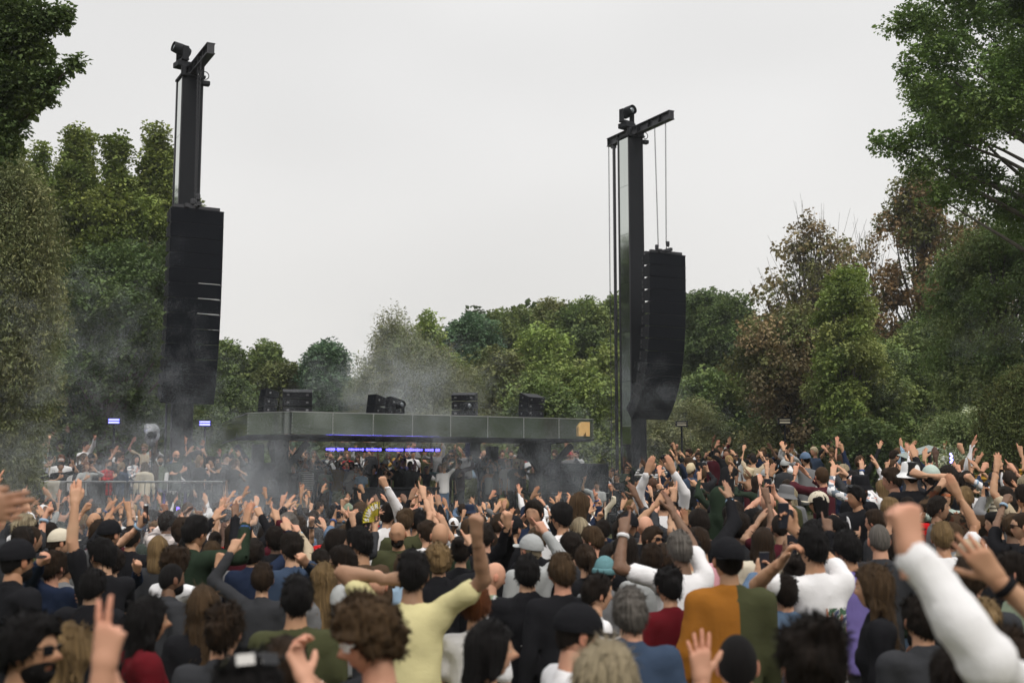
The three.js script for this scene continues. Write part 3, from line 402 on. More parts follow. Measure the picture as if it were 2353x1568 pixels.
// ---- strobe panels on stands, two lit blue, two unlit
function strobe(label, px, py, D, w, lit, group) {
  const p = at(px, py, D), y0 = ground(p.x, p.z), T = thing('strobe_lamp', label, 'stage light', [p.x, y0, p.z], -p.x / 60, group), Y = p.y - y0, h = w * 0.5;
  mesh('stand', [cyl(0.03, 0.035, Y - h / 2, 0, (Y - h / 2) / 2, -0.06, 8), bx(0.6, 0.02, 0.6, 0, 0.01, -0.06)], black, T);
  mesh('housing', [bx(w + 0.06, 0.03, 0.14, 0, Y + h / 2, 0), bx(w + 0.06, 0.03, 0.14, 0, Y - h / 2, 0), bx(0.03, h, 0.14, -w / 2 - 0.02, Y, 0), bx(0.03, h, 0.14, w / 2 + 0.02, Y, 0), bx(w, h, 0.02, 0, Y, -0.05), bx(w, 0.025, 0.1, 0, Y, 0)], black, T);
  for (const s of [-1, 1]) mesh('lamp_tube', bx(w - 0.02, h * 0.36, 0.03, 0, Y + s * h * 0.24, 0.03, 0.012), lit ? new THREE.MeshStandardMaterial({ color: 0x8888ff, emissive: RGB(0.2, 0.21, 1), emissiveIntensity: 3.6, roughness: 0.3 }) : mat(0.55, 0.5, 0.38, 0.35), T);
  if (lit) { const l = new THREE.RectAreaLight(RGB(0.28, 0.25, 1), 9, w, h * 0.8); l.position.set(0, Y, 0.09); l.lookAt(V3(0, Y, 5)); l.rotation.set(0, Math.PI, 0); T.add(l); }
}
strobe('lit blue strobe lamp on a stand before the leaning trunk', 261, 967, 33, 0.3, true, 'lit blue strobe lamps'); strobe('lit blue strobe lamp between tower and stage corner', 470, 972, 33.5, 0.3, true, 'lit blue strobe lamps');
strobe('unlit strobe lamp on a stand under the curved array', 1566, 973, 38, 0.3, false, 'unlit strobe lamps'); strobe('unlit strobe lamp on a stand before the rusty tree', 1803, 967, 36, 0.33, false, 'unlit strobe lamps');
// ---- raised platform with railing at the blue lamp side
const DECK = 1.02, PLAT = { x0: -14.5, x1: -7.1, z0: -26.4, z1: -33.5 };
{
  const T = thing('viewing_platform', 'raised black platform behind the railing', 'platform', [0, 0, 0]);
  mesh('deck', bx(PLAT.x1 - PLAT.x0, 0.12, PLAT.z0 - PLAT.z1, (PLAT.x0 + PLAT.x1) / 2, DECK - 0.06, (PLAT.z0 + PLAT.z1) / 2), blackPaint, T);
  mesh('skirt', bx(PLAT.x1 - PLAT.x0 - 0.1, DECK - 0.12, 0.04, (PLAT.x0 + PLAT.x1) / 2, (DECK - 0.12) / 2, PLAT.z0 - 0.1), blackPaint, T);
  mesh('back_step', bx(PLAT.x1 - PLAT.x0 - 0.4, 0.3, 3.4, (PLAT.x0 + PLAT.x1) / 2, DECK + 0.15, PLAT.z1 + 1.9), blackPaint, T);
  const n = 4; for (let i = 0; i < n; i++) { const x0 = lerp(PLAT.x0, PLAT.x1 + 0.9, i / n), x1 = lerp(PLAT.x0, PLAT.x1 + 0.9, (i + 1) / n), w = x1 - x0, B = thing('railing', ['first', 'second', 'third', 'fourth'][i] + ' length of metal railing on the platform, counted from the frame edge', 'railing', [x0, DECK, PLAT.z0 + 0.05], 0, 'railings of the platform');
    mesh('top_rail', bar(V3(0.02, 1.06, 0), V3(w - 0.02, 1.06, 0), 0.024, 8), steel, B); mesh('lower_rail', bar(V3(0.02, 0.14, 0), V3(w - 0.02, 0.14, 0), 0.02, 8), darkSteel, B); for (const x of [0.03, w - 0.03]) mesh('post', bar(V3(x, 0, 0), V3(x, 1.04, 0), 0.026, 8), darkSteel, B);
    const m = Math.round(w / 0.13); for (let k = 1; k < m; k++) mesh('baluster', bar(V3(w * k / m, 0.14, 0), V3(w * k / m, 1.05, 0), 0.009, 5), darkSteel, B); }
  // clothes over the railing
  const cloth = (label, px, D, w, h, m) => { const p = at(px, 1112, D), g = new THREE.PlaneGeometry(w, h * 2, 10, 16), q = g.attributes.position; for (let i = 0; i < q.count; i++) { const x = q.getX(i), y = q.getY(i), d = Math.abs(y); q.setXYZ(i, x * (1 - 0.15 * d / h), -d * (1 + 0.1 * noise3(x * 8, y * 3, px)) + 0.035, (y > 0 ? 1 : -1) * Math.min(0.036, d) + 0.03 * noise3(x * 12, y * 4, px) * sstep(0.02, 0.2, d) + 0.006); } g.computeVertexNormals(); const o = solo('draped_jacket', g, m, label, 'jacket', 'clothes over the railing'); o.position.set(p.x, DECK + 1.055, PLAT.z0 + 0.05); };
  cloth('pale jacket draped over the platform railing', 122, 26.4, 0.34, 0.42, mat(0.42, 0.39, 0.34, 0.95)); cloth('dark jacket draped over the platform railing', 222, 26.4, 0.4, 0.5, mat(0.02, 0.02, 0.024, 0.95)); cloth('grey jacket draped beside the pale one', 142, 26.4, 0.2, 0.5, mat(0.12, 0.12, 0.12, 0.95));
  // film camera in a rain cover on a tall pole
  const p = at(350, 998, 28), C = thing('video_camera', 'video camera in a clear rain cover on a pole', 'video camera', [p.x, DECK, p.z]), Y = p.y - DECK, g = new THREE.IcosahedronGeometry(0.2, 4), q = g.attributes.position;
  for (let i = 0; i < q.count; i++) { const x = q.getX(i), y = q.getY(i), z = q.getZ(i), k = 1 + 0.35 * noise3(x * 9, y * 9, z * 9 + 4); q.setXYZ(i, x * k * 0.85, y * k * 1.25, z * k * 1.1); } g.computeVertexNormals();
  mesh('camera_body', [bx(0.16, 0.2, 0.3, 0, Y, 0, 0.02)], black, C); mesh('rain_cover', g.translate(-0.02, Y + 0.02, 0), new THREE.MeshPhysicalMaterial({ color: RGB(0.85, 0.88, 0.95), roughness: 0.12, transmission: 0.75, thickness: 0, side: THREE.DoubleSide }), C);
  mesh('lens', [cyl(0.075, 0.085, 0.2, 0, 0, 0, 18).rotateX(Math.PI / 2).translate(0.05, Y - 0.02, 0.24)], mat(0.01, 0.01, 0.012, 0.15), C); mesh('pole', [cyl(0.018, 0.022, Y - 0.2, 0, (Y - 0.2) / 2, 0, 8), cyl(0.07, 0.07, 0.1, 0, Y - 0.22, 0, 10), ...[0, 2.1, 4.2].map((a) => bar(V3(0, 0.5, 0), V3(Math.cos(a) * 0.35, 0.01, Math.sin(a) * 0.35), 0.012))], black, C);
  // garden lantern house and tent roofs behind the platform
  const k = at(297, 1085, 36), K = thing('garden_pavilion', 'small pavilion with a pale four sided roof and lattice windows', 'pavilion', [k.x, 0, k.z], 0.1), ky = k.y - 0.2;
  mesh('wall', bx(0.5, ky, 0.5, 0, ky / 2, 0), black, K); const roof = new THREE.ConeGeometry(0.5, 0.4, 4, 1).rotateY(Math.PI / 4).translate(0, ky + 0.62, 0); mesh('roof', roof, mat(0.28, 0.31, 0.28, 0.8), K); mesh('post', [[-1, -1], [1, -1], [1, 1], [-1, 1]].map(([a, b]) => bx(0.04, 0.44, 0.04, a * 0.28, ky + 0.21, b * 0.28)), black, K);
  for (let r = 0; r < 2; r++) for (let i = 0; i < 4; i++) mesh('window_pane', bx(0.12, 0.16, 0.012, -0.195 + i * 0.13, ky + 0.12 + r * 0.18, 0.26), mat(0.7, 0.68, 0.6, 0.6), K); mesh('eave', bx(0.72, 0.03, 0.72, 0, ky + 0.425, 0), black, K);
  const tp = at(352, 1056, 34), tg = thing('tent', 'grey tent roof between the people near the camera pole', 'tent', [tp.x, 0, tp.z], 0.3), ty = tp.y - 0.1; mesh('roof', new THREE.ConeGeometry(0.8, 0.55, 4, 1).rotateY(Math.PI / 4).translate(0, ty + 0.2, 0), mat(0.32, 0.34, 0.33, 0.85), tg); mesh('valance', bx(1.12, 0.1, 1.12, 0, ty - 0.12, 0), mat(0.4, 0.42, 0.41, 0.85), tg); for (const [a, b] of [[-1, -1], [1, -1], [1, 1], [-1, 1]]) mesh('pole', cyl(0.02, 0.02, ty - 0.15, a * 0.5, (ty - 0.15) / 2, b * 0.5, 6), steel, tg);
  // violet lamp inside the tower foot
  const vl = thing('foot_lamp', 'violet lamp glowing inside the foot of the tower by the platform', 'stage light', [TL.x + 0.05, 1.45, TL.z + 0.1]); mesh('lamp_lens', new THREE.SphereGeometry(0.05, 12, 8), new THREE.MeshStandardMaterial({ color: 0x222244, emissive: RGB(0.2, 0.12, 1), emissiveIntensity: 3 }), vl); mesh('yoke', [bx(0.16, 0.02, 0.06, 0, -0.09, 0), bx(0.02, 0.1, 0.06, -0.075, -0.04, 0), bx(0.02, 0.1, 0.06, 0.075, -0.04, 0)], black, vl); const pl = new THREE.PointLight(RGB(0.25, 0.15, 1), 2.5); pl.castShadow = true; vl.add(pl);
}
{ // sheet roof of a hut leaning behind the pale shrub, wire fence, small violet lamp in the shrub
  const a = at(2072, 1049, 22.5), b = at(2146, 1026, 22.5), T = thing('sheet_roof', 'tilted grey sheet roof half hidden by the pale shrub', 'roof sheet', [(a.x + b.x) / 2, ground(a.x, a.z), a.z]), Y = (a.y + b.y) / 2 - ground(a.x, a.z), L = a.distanceTo(b);
  const ang = Math.atan2(b.y - a.y, b.x - a.x), sheet = []; for (let i = 0; i < 10; i++) sheet.push(bx(L / 10 - 0.004, 0.012, 0.5, (i - 4.5) * L / 10, 0, 0)); mesh('sheet', sheet.map((g) => g.rotateX(0.16).rotateZ(ang).translate(0, Y, 0)), mat(0.26, 0.3, 0.28, 0.7), T); for (const s of [-1, 1]) mesh('post', bar(V3(s * L * 0.4, -0.1, -0.1), V3(s * L * 0.4, Y + s * Math.tan(ang) * L * 0.4, -0.1), 0.035), darkSteel, T);
  const f0 = at(2205, 1103, 19.5), f1 = at(2420, 1106, 18.5), n = 2; for (let i = 0; i < n; i++) { const p = f0.clone().lerp(f1, i / n), q = f0.clone().lerp(f1, (i + 1) / n), y0 = ground(p.x, p.z), h = p.y - y0, w = p.distanceTo(q), F = thing('wire_fence', ['wire fence panel under the pale shrub', 'wire fence panel at the frame edge below the yew'][i], 'fence', [p.x, y0, p.z], Math.atan2(-(q.z - p.z), q.x - p.x), 'wire fence panels');
    mesh('frame', [bar(V3(0.02, h, 0), V3(w - 0.02, h, 0), 0.02), bar(V3(0.02, 0.1, 0), V3(w - 0.02, 0.1, 0), 0.02), bar(V3(0.02, 0, 0), V3(0.02, h, 0), 0.02), bar(V3(w - 0.02, 0, 0), V3(w - 0.02, h, 0), 0.02)], alu, F); const wires = []; for (let x = 0.06; x < w - 0.03; x += 0.05) wires.push(bar(V3(x, 0.1, 0), V3(x, h, 0), 0.002, 3)); for (let y = 0.3; y < h; y += 0.25) wires.push(bar(V3(0, y, 0), V3(w, y, 0), 0.002, 3)); mesh('wire_grid', wires, alu, F); }
  const v = at(2185, 1056, 21), vt = thing('string_lamp', 'small violet lamp on a pole in the pale shrub', 'lamp', [v.x, ground(v.x, v.z), v.z]), vy = v.y - ground(v.x, v.z); mesh('pole', cyl(0.012, 0.012, vy, 0, vy / 2, -0.03, 6), darkSteel, vt); mesh('lamp_lens', [0, 1, 2, 3, 4].map((i) => new THREE.SphereGeometry(0.02, 8, 6).translate((i % 2) * 0.02, vy - 0.04 + i * 0.035, 0)), new THREE.MeshStandardMaterial({ color: 0x9999ff, emissive: RGB(0.4, 0.35, 1), emissiveIntensity: 2.5 }), vt); const pl = new THREE.PointLight(RGB(0.35, 0.3, 1), 0.3); pl.position.set(0, vy, 0.08); vt.add(pl);
}
// ------------------------------------------------------------------ people: joints and radii -> distance field -> surface
class Field {
  constructor(lo, hi, c) { this.c = c; this.lo = lo; this.n = [0, 1, 2].map((i) => Math.ceil((hi[i] - lo[i]) / c) + 2); this.f = new Float32Array(this.n[0] * this.n[1] * this.n[2]).fill(0.5); }
  each(lo, hi, fn) { const { c, n, f, lo: o } = this, a = [0, 1, 2].map((i) => Math.max(0, Math.floor((lo[i] - o[i]) / c))), b = [0, 1, 2].map((i) => Math.min(n[i] - 1, Math.ceil((hi[i] - o[i]) / c)));
    for (let k = a[2]; k <= b[2]; k++) for (let j = a[1]; j <= b[1]; j++) { let q = (k * n[1] + j) * n[0] + a[0]; for (let i = a[0]; i <= b[0]; i++, q++) f[q] = fn(f[q], o[0] + i * c, o[1] + j * c, o[2] + k * c); } }
  cap(a, b, ra, rb, k = 0.03, fz = 1) { // tapered capsule; fz > 1 flattens it front to back
    const az = a.z, bz = b.z, dx = b.x - a.x, dy = b.y - a.y, dz = (bz - az) * fz, L = dx * dx + dy * dy + dz * dz || 1e-9, m = Math.max(ra, rb) + k + this.c;
    this.each([Math.min(a.x, b.x) - m, Math.min(a.y, b.y) - m, Math.min(az, bz) - m], [Math.max(a.x, b.x) + m, Math.max(a.y, b.y) + m, Math.max(az, bz) + m], (o, x, y, z) => {
      const px = x - a.x, py = y - a.y, pz = (z - az) * fz, t = clamp((px * dx + py * dy + pz * dz) / L, 0, 1), ex = px - dx * t, ey = py - dy * t, ez = pz - dz * t;
      const d = Math.sqrt(ex * ex + ey * ey + ez * ez) - (ra + (rb - ra) * t), h = Math.max(k - Math.abs(o - d), 0); return Math.min(o, d) - h * h / (4 * k); });
    return this;
  }
  ell(c, r, k = 0.01, cut) { const m = k + this.c * 2; this.each([c[0] - r[0] - m, c[1] - r[1] - m, c[2] - r[2] - m], [c[0] + r[0] + m, c[1] + r[1] + m, c[2] + r[2] + m], (o, x, y, z) => {
      const a = (x - c[0]) / r[0], b = (y - c[1]) / r[1], e = (z - c[2]) / r[2], k0 = Math.sqrt(a * a + b * b + e * e), k1 = Math.sqrt((a / r[0]) ** 2 + (b / r[1]) ** 2 + (e / r[2]) ** 2) || 1e-6;
      let d = k0 * (k0 - 1) / k1; if (cut) d = Math.max(d, cut(x, y, z)); const h = Math.max(k - Math.abs(o - d), 0); return Math.min(o, d) - h * h / (4 * k); }); return this; }
  warp(fn) { const { c, n, f, lo: o } = this; let q = 0; for (let k = 0; k < n[2]; k++) for (let j = 0; j < n[1]; j++) for (let i = 0; i < n[0]; i++, q++) if (Math.abs(f[q]) < 0.06) f[q] += fn(o[0] + i * c, o[1] + j * c, o[2] + k * c); return this; }
  mesh() { // surface nets
    const { c, n, f, lo: o } = this, [X, Y] = n, id = new Int32Array(f.length).fill(-1), pos = [], ix = [], off = [0, 1, X, X + 1, X * Y, X * Y + 1, X * Y + X, X * Y + X + 1], E = [[0, 1], [2, 3], [4, 5], [6, 7], [0, 2], [1, 3], [4, 6], [5, 7], [0, 4], [1, 5], [2, 6], [3, 7]];
    const cx = [0, 1, 0, 1, 0, 1, 0, 1], cy = [0, 0, 1, 1, 0, 0, 1, 1], cz = [0, 0, 0, 0, 1, 1, 1, 1];
    for (let k = 0; k < n[2] - 1; k++) for (let j = 0; j < Y - 1; j++) for (let i = 0; i < X - 1; i++) {
      const q = (k * Y + j) * X + i; let s = 0; for (let e = 0; e < 8; e++) if (f[q + off[e]] < 0) s |= 1 << e; if (s === 0 || s === 255) continue;
      let x = 0, y = 0, z = 0, m = 0; for (const [a, b] of E) { const fa = f[q + off[a]], fb = f[q + off[b]]; if ((fa < 0) === (fb < 0)) continue; const t = fa / (fa - fb); x += cx[a] + (cx[b] - cx[a]) * t; y += cy[a] + (cy[b] - cy[a]) * t; z += cz[a] + (cz[b] - cz[a]) * t; m++; }
      id[q] = pos.length / 3; pos.push(o[0] + (i + x / m) * c, o[1] + (j + y / m) * c, o[2] + (k + z / m) * c);
    }
    const quad = (a, b, d, e, flip) => { if (a < 0 || b < 0 || d < 0 || e < 0) return; if (flip) ix.push(a, d, b, a, e, d); else ix.push(a, b, d, a, d, e); };
    for (let k = 1; k < n[2] - 1; k++) for (let j = 1; j < Y - 1; j++) for (let i = 1; i < X - 1; i++) {
      const q = (k * Y + j) * X + i, s = f[q] < 0;
      if (s !== f[q + 1] < 0) quad(id[q - X - X * Y], id[q - X * Y], id[q], id[q - X], !s);
      if (s !== f[q + X] < 0) quad(id[q - 1 - X * Y], id[q - 1], id[q], id[q - X * Y], !s);
      if (s !== f[q + X * Y] < 0) quad(id[q - 1 - X], id[q - X], id[q], id[q - 1], !s);
    }
    const g = new THREE.BufferGeometry(); g.setAttribute('position', new THREE.Float32BufferAttribute(pos, 3)); g.setIndex(ix); g.computeVertexNormals(); return g;
  }
}
const tint = (g, r, gg, b) => { const n = g.attributes.position.count, a = new Float32Array(n * 3); for (let i = 0; i < n; i++) { a[3 * i] = r; a[3 * i + 1] = gg; a[3 * i + 2] = b; } g.setAttribute('color', new THREE.BufferAttribute(a, 3)); return g; };
function keep(g, names) { for (const k of Object.keys(g.attributes)) if (!names.includes(k)) g.deleteAttribute(k); if (!g.index) { const n = g.attributes.position.count, ix = new Uint32Array(n); for (let i = 0; i < n; i++) ix[i] = i; g.setIndex(new THREE.BufferAttribute(ix, 1)); } if (!g.attributes.normal) g.computeVertexNormals(); return g; }
function flip(g) { const a = g.index.array; for (let i = 0; i < a.length; i += 3) { const t = a[i]; a[i] = a[i + 1]; a[i + 1] = t; } return g; }
// ---- hands: wrist at 0, fingers to +y, palm to +z, thumb to +x
const CURL = { open: [[4, 6, 4], [3, 6, 4], [5, 8, 5], [8, 10, 6], 1], flat: [[6, 8, 4], [6, 8, 4], [7, 9, 5], [9, 10, 6], 0.25], fist: [[82, 98, 60], [84, 100, 60], [84, 100, 60], [82, 98, 60], 0], point: [[2, 6, 4], [84, 98, 60], [86, 100, 60], [84, 98, 60], 0.3], peace: [[2, 5, 3], [2, 5, 3], [84, 98, 60], [84, 98, 60], 1.2], grip: [[42, 48, 25], [44, 50, 28], [46, 52, 30], [48, 52, 30], 0.2], loose: [[22, 30, 18], [26, 32, 18], [30, 36, 20], [34, 38, 20], 0.4], wave: [[12, 16, 8], [3, 8, 5], [18, 20, 10], [30, 24, 12], 0.9], horns: [[3, 6, 4], [84, 98, 60], [84, 98, 60], [4, 8, 5], 0.7] };
const handCache = {};
function handGeo(pose, cell) {
  const key = pose + cell; if (handCache[key]) return handCache[key];
  const F = new Field([-0.075, -0.06, -0.05], [0.095, 0.2, 0.1], cell), C = CURL[pose], thick = Math.max(0, cell - 0.006) * 0.28, rad = Math.PI / 180;
  F.cap(V3(0, -0.05, 0), V3(0, 0.012, 0), 0.03, 0.03, 0.012, 1.3);
  const base = [[0.029, 0.09], [0.01, 0.095], [-0.01, 0.09], [-0.028, 0.081]], len = [0.073, 0.081, 0.075, 0.058], rr = [0.0092, 0.0095, 0.009, 0.008];
  base.forEach(([x, y], i) => {
    F.cap(V3(x * 0.55, 0.01, 0), V3(x, y, 0), 0.016, 0.0125, 0.014);
    const sp = -x * 1.0 * 0.0 + (x - 0.0) * 6.5 * C[4]; let a = 0, p = V3(x, y, 0);
    [0.44, 0.31, 0.25].forEach((s, j) => { a += C[i][j] * rad; const L = len[i] * s, d = V3(Math.sin(sp) * Math.cos(a), Math.cos(sp) * Math.cos(a), Math.sin(a)), q = p.clone().addScaledVector(d, L); F.cap(p, q, rr[i] + thick - j * 0.0006, rr[i] + thick - (j + 1) * 0.0008, 0.004); p = q; });
  });
  const closed = ['fist', 'point', 'peace', 'horns'].includes(pose), T = closed ? [[0.02, 0.022, 0.008], [0.037, 0.052, 0.03], [0.018, 0.078, 0.042], [0.002, 0.084, 0.044]] : pose === 'flat' || pose === 'loose' ? [[0.02, 0.022, 0.006], [0.042, 0.05, 0.014], [0.05, 0.08, 0.018], [0.05, 0.102, 0.02]] : [[0.02, 0.022, 0.006], [0.05, 0.046, 0.012], [0.072, 0.07, 0.016], [0.084, 0.09, 0.018]];
  for (let i = 0; i < 3; i++) F.cap(V3(...T[i]), V3(...T[i + 1]), [0.0165, 0.0115, 0.0105][i] + thick, [0.0115, 0.0105, 0.0085][i] + thick, 0.008);
  const g = F.mesh(); const p = g.attributes.position, col = new Float32Array(p.count * 3);
  for (let i = 0; i < p.count; i++) { const k = sstep(0.07, 0.13, p.getY(i)); col[3 * i] = 1.0 + 0.04 * k; col[3 * i + 1] = 1 - 0.09 * k; col[3 * i + 2] = 1 - 0.09 * k; }
  g.setAttribute('color', new THREE.BufferAttribute(col, 3)); return handCache[key] = g;
}
// ---- heads: face to +z, origin in the middle of the skull
const headCache = {};
function headGeo(kind, seg) {
  const key = kind + seg; if (headCache[key]) return headCache[key];
  const fine = seg > 24, fem = kind.startsWith('f'), v = kind.endsWith('2') ? 1 : 0, g = new THREE.SphereGeometry(1, seg, Math.round(seg * 0.8)), p = g.attributes.position, col = new Float32Array(p.count * 3), ga = (x, s) => Math.exp(-x * x / (s * s));
  for (let i = 0; i < p.count; i++) {
    const x = p.getX(i), y = p.getY(i), z = p.getZ(i), ax = Math.abs(x), front = sstep(0.15, 0.7, z);
    let X = x * 0.076, Y = y * 0.117, Z = z * (z < 0 ? 0.1 : 0.094);
    if (y < 0) { X *= 1 - (fem ? 0.34 : 0.26) * Math.pow(-y, 1.4); if (z < 0) Z *= 1 - 0.4 * Math.pow(-y, 1.1); else Z *= 1 - 0.1 * -y; }
    if (y > 0.2) X *= 1 + 0.05 * sstep(0.2, 0.7, y);
    Z += front * (0.03 * (1 + 0.25 * v) * ga(x, 0.1 + 0.05 * sstep(0, -0.25, y)) * sstep(0.18, -0.22, y) * (1 - sstep(-0.24, -0.34, y)) - 0.016 * ga(ax - 0.37, 0.17) * ga(y - 0.05, 0.12) + (fem ? 0.003 : 0.007) * ga(y - 0.2, 0.09) + 0.004 * ga(ax - 0.5, 0.2) * ga(y + 0.2, 0.2) + 0.007 * ga(x, 0.24) * (ga(y + 0.44, 0.055) + ga(y + 0.56, 0.06)) - 0.003 * ga(x, 0.26) * ga(y + 0.5, 0.025) + 0.009 * ga(x, 0.3) * ga(y + 0.84, 0.15) - 0.004 * ga(x, 0.4) * ga(y + 0.68, 0.06));
    p.setXYZ(i, X, Y, Z);
    const lip = front * ga(x, 0.2) * Math.min(1, ga(y + 0.45, 0.045) + ga(y + 0.55, 0.05)), eye = front * ga(ax - 0.36, 0.12) * ga(y - 0.04, 0.055), brow = front * ga(ax - 0.37, 0.19) * ga(y - 0.2 - 0.04 * ga(ax - 0.4, 0.15), fem ? 0.035 : 0.05), nos = front * ga(x, 0.14) * ga(y + 0.22, 0.12) + 0.6 * front * ga(ax - 0.5, 0.2) * ga(y + 0.2, 0.18);
    const dk = clamp(1 - (fine ? 0.45 : 0.95) * eye - 0.8 * brow - 0.55 * front * ga(ax - 0.09, 0.05) * ga(y + 0.33, 0.03) - 0.5 * front * ga(x, 0.22) * ga(y + 0.5, 0.018), 0.1, 1);
    col[3 * i] = dk * (1 + 0.03 * nos); col[3 * i + 1] = dk * (1 - 0.4 * lip - 0.14 * nos); col[3 * i + 2] = dk * (1 - 0.34 * lip - 0.12 * nos);
  }
  g.setAttribute('color', new THREE.BufferAttribute(col, 3)); g.deleteAttribute('normal'); g.deleteAttribute('uv'); g.computeVertexNormals();
  const parts = [g]; for (const s of [-1, 1]) parts.push(tint(keep(new THREE.SphereGeometry(1, Math.max(6, seg / 3 | 0), Math.max(5, seg / 4 | 0)).scale(0.011, 0.034, 0.021).rotateY(s * 0.35).rotateX(-0.15).translate(s * 0.078, -0.004, -0.008), ['position', 'normal']), 1, 0.82, 0.8));
  if (fine) for (const s of [-1, 1]) { parts.push(tint(keep(new THREE.SphereGeometry(0.0125, 10, 8).translate(s * 0.0295, 0.0055, 0.0735), ['position', 'normal']), 1.15, 1.7, 2.1), tint(keep(new THREE.SphereGeometry(0.0062, 8, 6).translate(s * 0.0295, 0.0055, 0.0815), ['position', 'normal']), 0.06, 0.06, 0.06), tint(keep(new THREE.SphereGeometry(0.0138, 10, 5, 0, 6.283, 0, 1.25).rotateX(0.55).translate(s * 0.0295, 0.006, 0.0735), ['position', 'normal']), 0.8, 0.72, 0.7)); }
  return headCache[key] = mergeGeometries(parts.map((q) => keep(q, ['position', 'normal', 'color'])));
}
// ---- hair, in the head's own axes
const hairCache = {};
const lowLine = (z, ear, nape, front) => (z > 0.03 ? lerp(ear + 0.012, front, sstep(0.03, 0.085, z)) : z > -0.03 ? ear : lerp(nape, ear, sstep(-0.1, -0.03, z)));
function hairGeo(style, v, cell, blades) {
  const key = style + v + cell + blades; if (hairCache[key]) return hairCache[key];
  const F = new Field([-0.19, style === 'lo' ? -0.5 : -0.36, -0.25], [0.19, 0.24, 0.18], cell), R = mulberry(v * 97 + style.charCodeAt(0) * 7 + style.charCodeAt(1));
  const sd = v * 13.7, skull = (t, ear, nape, front, cy = 0.012, ry = 0) => F.ell([0, cy, -0.008], [0.078 + t, 0.117 + t + ry, 0.1 + t], 0.008, (x, y, z) => lowLine(z, ear, nape, front) + 0.006 * noise3(x * 60 + sd, z * 60, 1) - y);
  let flow = 0.5;
  if (style === 'bz') skull(0.003, -0.03, -0.085, 0.07);
  else if (style === 'sh') { skull(0.013, -0.03, -0.088, 0.068); F.ell([0.01 * (v % 2 ? 1 : -1), 0.075, 0.02], [0.062, 0.058, 0.082], 0.03, (x, y, z) => lowLine(z, -0.02, -0.08, 0.062) - y); F.warp((x, y, z) => -0.01 * noise3(x * 32 + sd, y * 32, z * 32) * sstep(-0.08, 0.06, y) - 0.002 * noise3(x * 110, y * 60, z * 110 + sd)); }
  else if (style === 'fl') { skull(0.011, -0.03, -0.085, 0.07); F.ell([0, 0.07, 0.005], [0.083, 0.078, 0.1], 0.035, (x, y, z) => lowLine(z, 0.01, -0.03, 0.055) - y); F.warp((x, y, z) => (-0.016 * noise3(x * 22 + sd, y * 22, z * 22) - 0.008 * noise3(x * 55, y * 55, z * 55 + sd)) * sstep(-0.03, 0.06, y)); }
  else if (style === 'cu') { skull(0.026, -0.05, -0.1, 0.062); F.ell([0, 0.06, 0], [0.1, 0.098, 0.118], 0.03, (x, y, z) => lowLine(z, -0.02, -0.06, 0.05) - y); F.warp((x, y, z) => -0.014 * noise3(x * 28 + sd, y * 28, z * 28) - 0.009 * noise3(x * 62, y * 62 + sd, z * 62)); }
  else if (style === 'af') { F.ell([0, 0.045, -0.015], [0.135, 0.14, 0.14], 0.01, (x, y, z) => lowLine(z, -0.07, -0.1, 0.055) - y); F.warp((x, y, z) => -0.01 * noise3(x * 36 + sd, y * 36, z * 36) - 0.007 * noise3(x * 80, y * 80 + sd, z * 80)); }
  else if (style === 'lo' || style === 'bo') {
    const L = style === 'bo' ? 0.13 + 0.03 * R() : 0.3 + 0.12 * R(); skull(0.018, -0.11, -0.13, 0.066);
    F.cap(V3(0, 0.02, -0.05), V3(0.01 * (R() - 0.5), -L, -0.085), 0.088, style === 'bo' ? 0.082 : 0.086, 0.03, 1.55);
    for (const s of [-1, 1]) { F.cap(V3(s * 0.074, 0.05, 0.005), V3(s * 0.088, -0.1, -0.01), 0.026, 0.024, 0.025); if (style === 'lo') F.cap(V3(s * 0.088, -0.1, -0.01), V3(s * (0.09 + 0.02 * R()), -0.2 - 0.08 * R(), 0.02 * (R() * 2 - 0.6)), 0.024, 0.014, 0.03); }
    const wv = v % 3 === 1 ? 0.012 : 0.004; F.warp((x, y, z) => { const a = Math.atan2(x, -z - 0.02); return 0.0032 * Math.sin(a * 34 + 5 * noise3(x * 9, y * 7, sd)) - wv * noise3(x * 24 + sd, y * 16, z * 24) - 0.003 * noise3(x * 70, y * 14, z * 70); }); flow = 0.12;
  } else if (style === 'po') { skull(0.011, -0.04, -0.085, 0.07); const p = [[0, 0.055, -0.11], [0, 0.03, -0.155], [0.008, -0.08, -0.16], [0.012 * (v % 2 ? 1 : -1), -0.23, -0.13]]; for (let i = 0; i < 3; i++) F.cap(V3(...p[i]), V3(...p[i + 1]), [0.02, 0.028, 0.036][i], [0.028, 0.036, 0.012][i], 0.015); F.warp((x, y, z) => 0.002 * Math.sin(Math.atan2(x, z + 0.14) * 20) - 0.004 * noise3(x * 40, y * 20, z * 40 + sd)); flow = 0.15; }
  else if (style === 'bu') { skull(0.012, -0.04, -0.085, 0.07); F.ell([0, 0.085, -0.105], [0.046, 0.044, 0.04], 0.012); F.warp((x, y, z) => -0.005 * noise3(x * 50 + sd, y * 50, z * 50)); }
  else if (style === 'hr') { F.ell([0, 0.012, -0.008], [0.08, 0.119, 0.102], 0.006, (x, y, z) => Math.max(lowLine(z, -0.03, -0.088, 0.06) - y, y - 0.035 - 0.02 * noise3(x * 30, z * 30, 2))); }
  else if (style === 'bd') { F.ell([0, -0.064, 0.03], [0.0625, 0.062, 0.069], 0.01, (x, y, z) => Math.max(y + 0.02 + 0.05 * Math.exp(-(x * x) / 0.0006) * 0 + (z > 0.07 && Math.abs(x) < 0.03 && y > -0.075 && y < -0.05 ? 0.06 : 0), -0.03 - z)); F.warp((x, y, z) => -0.003 * noise3(x * 80, y * 80, z * 80)); }
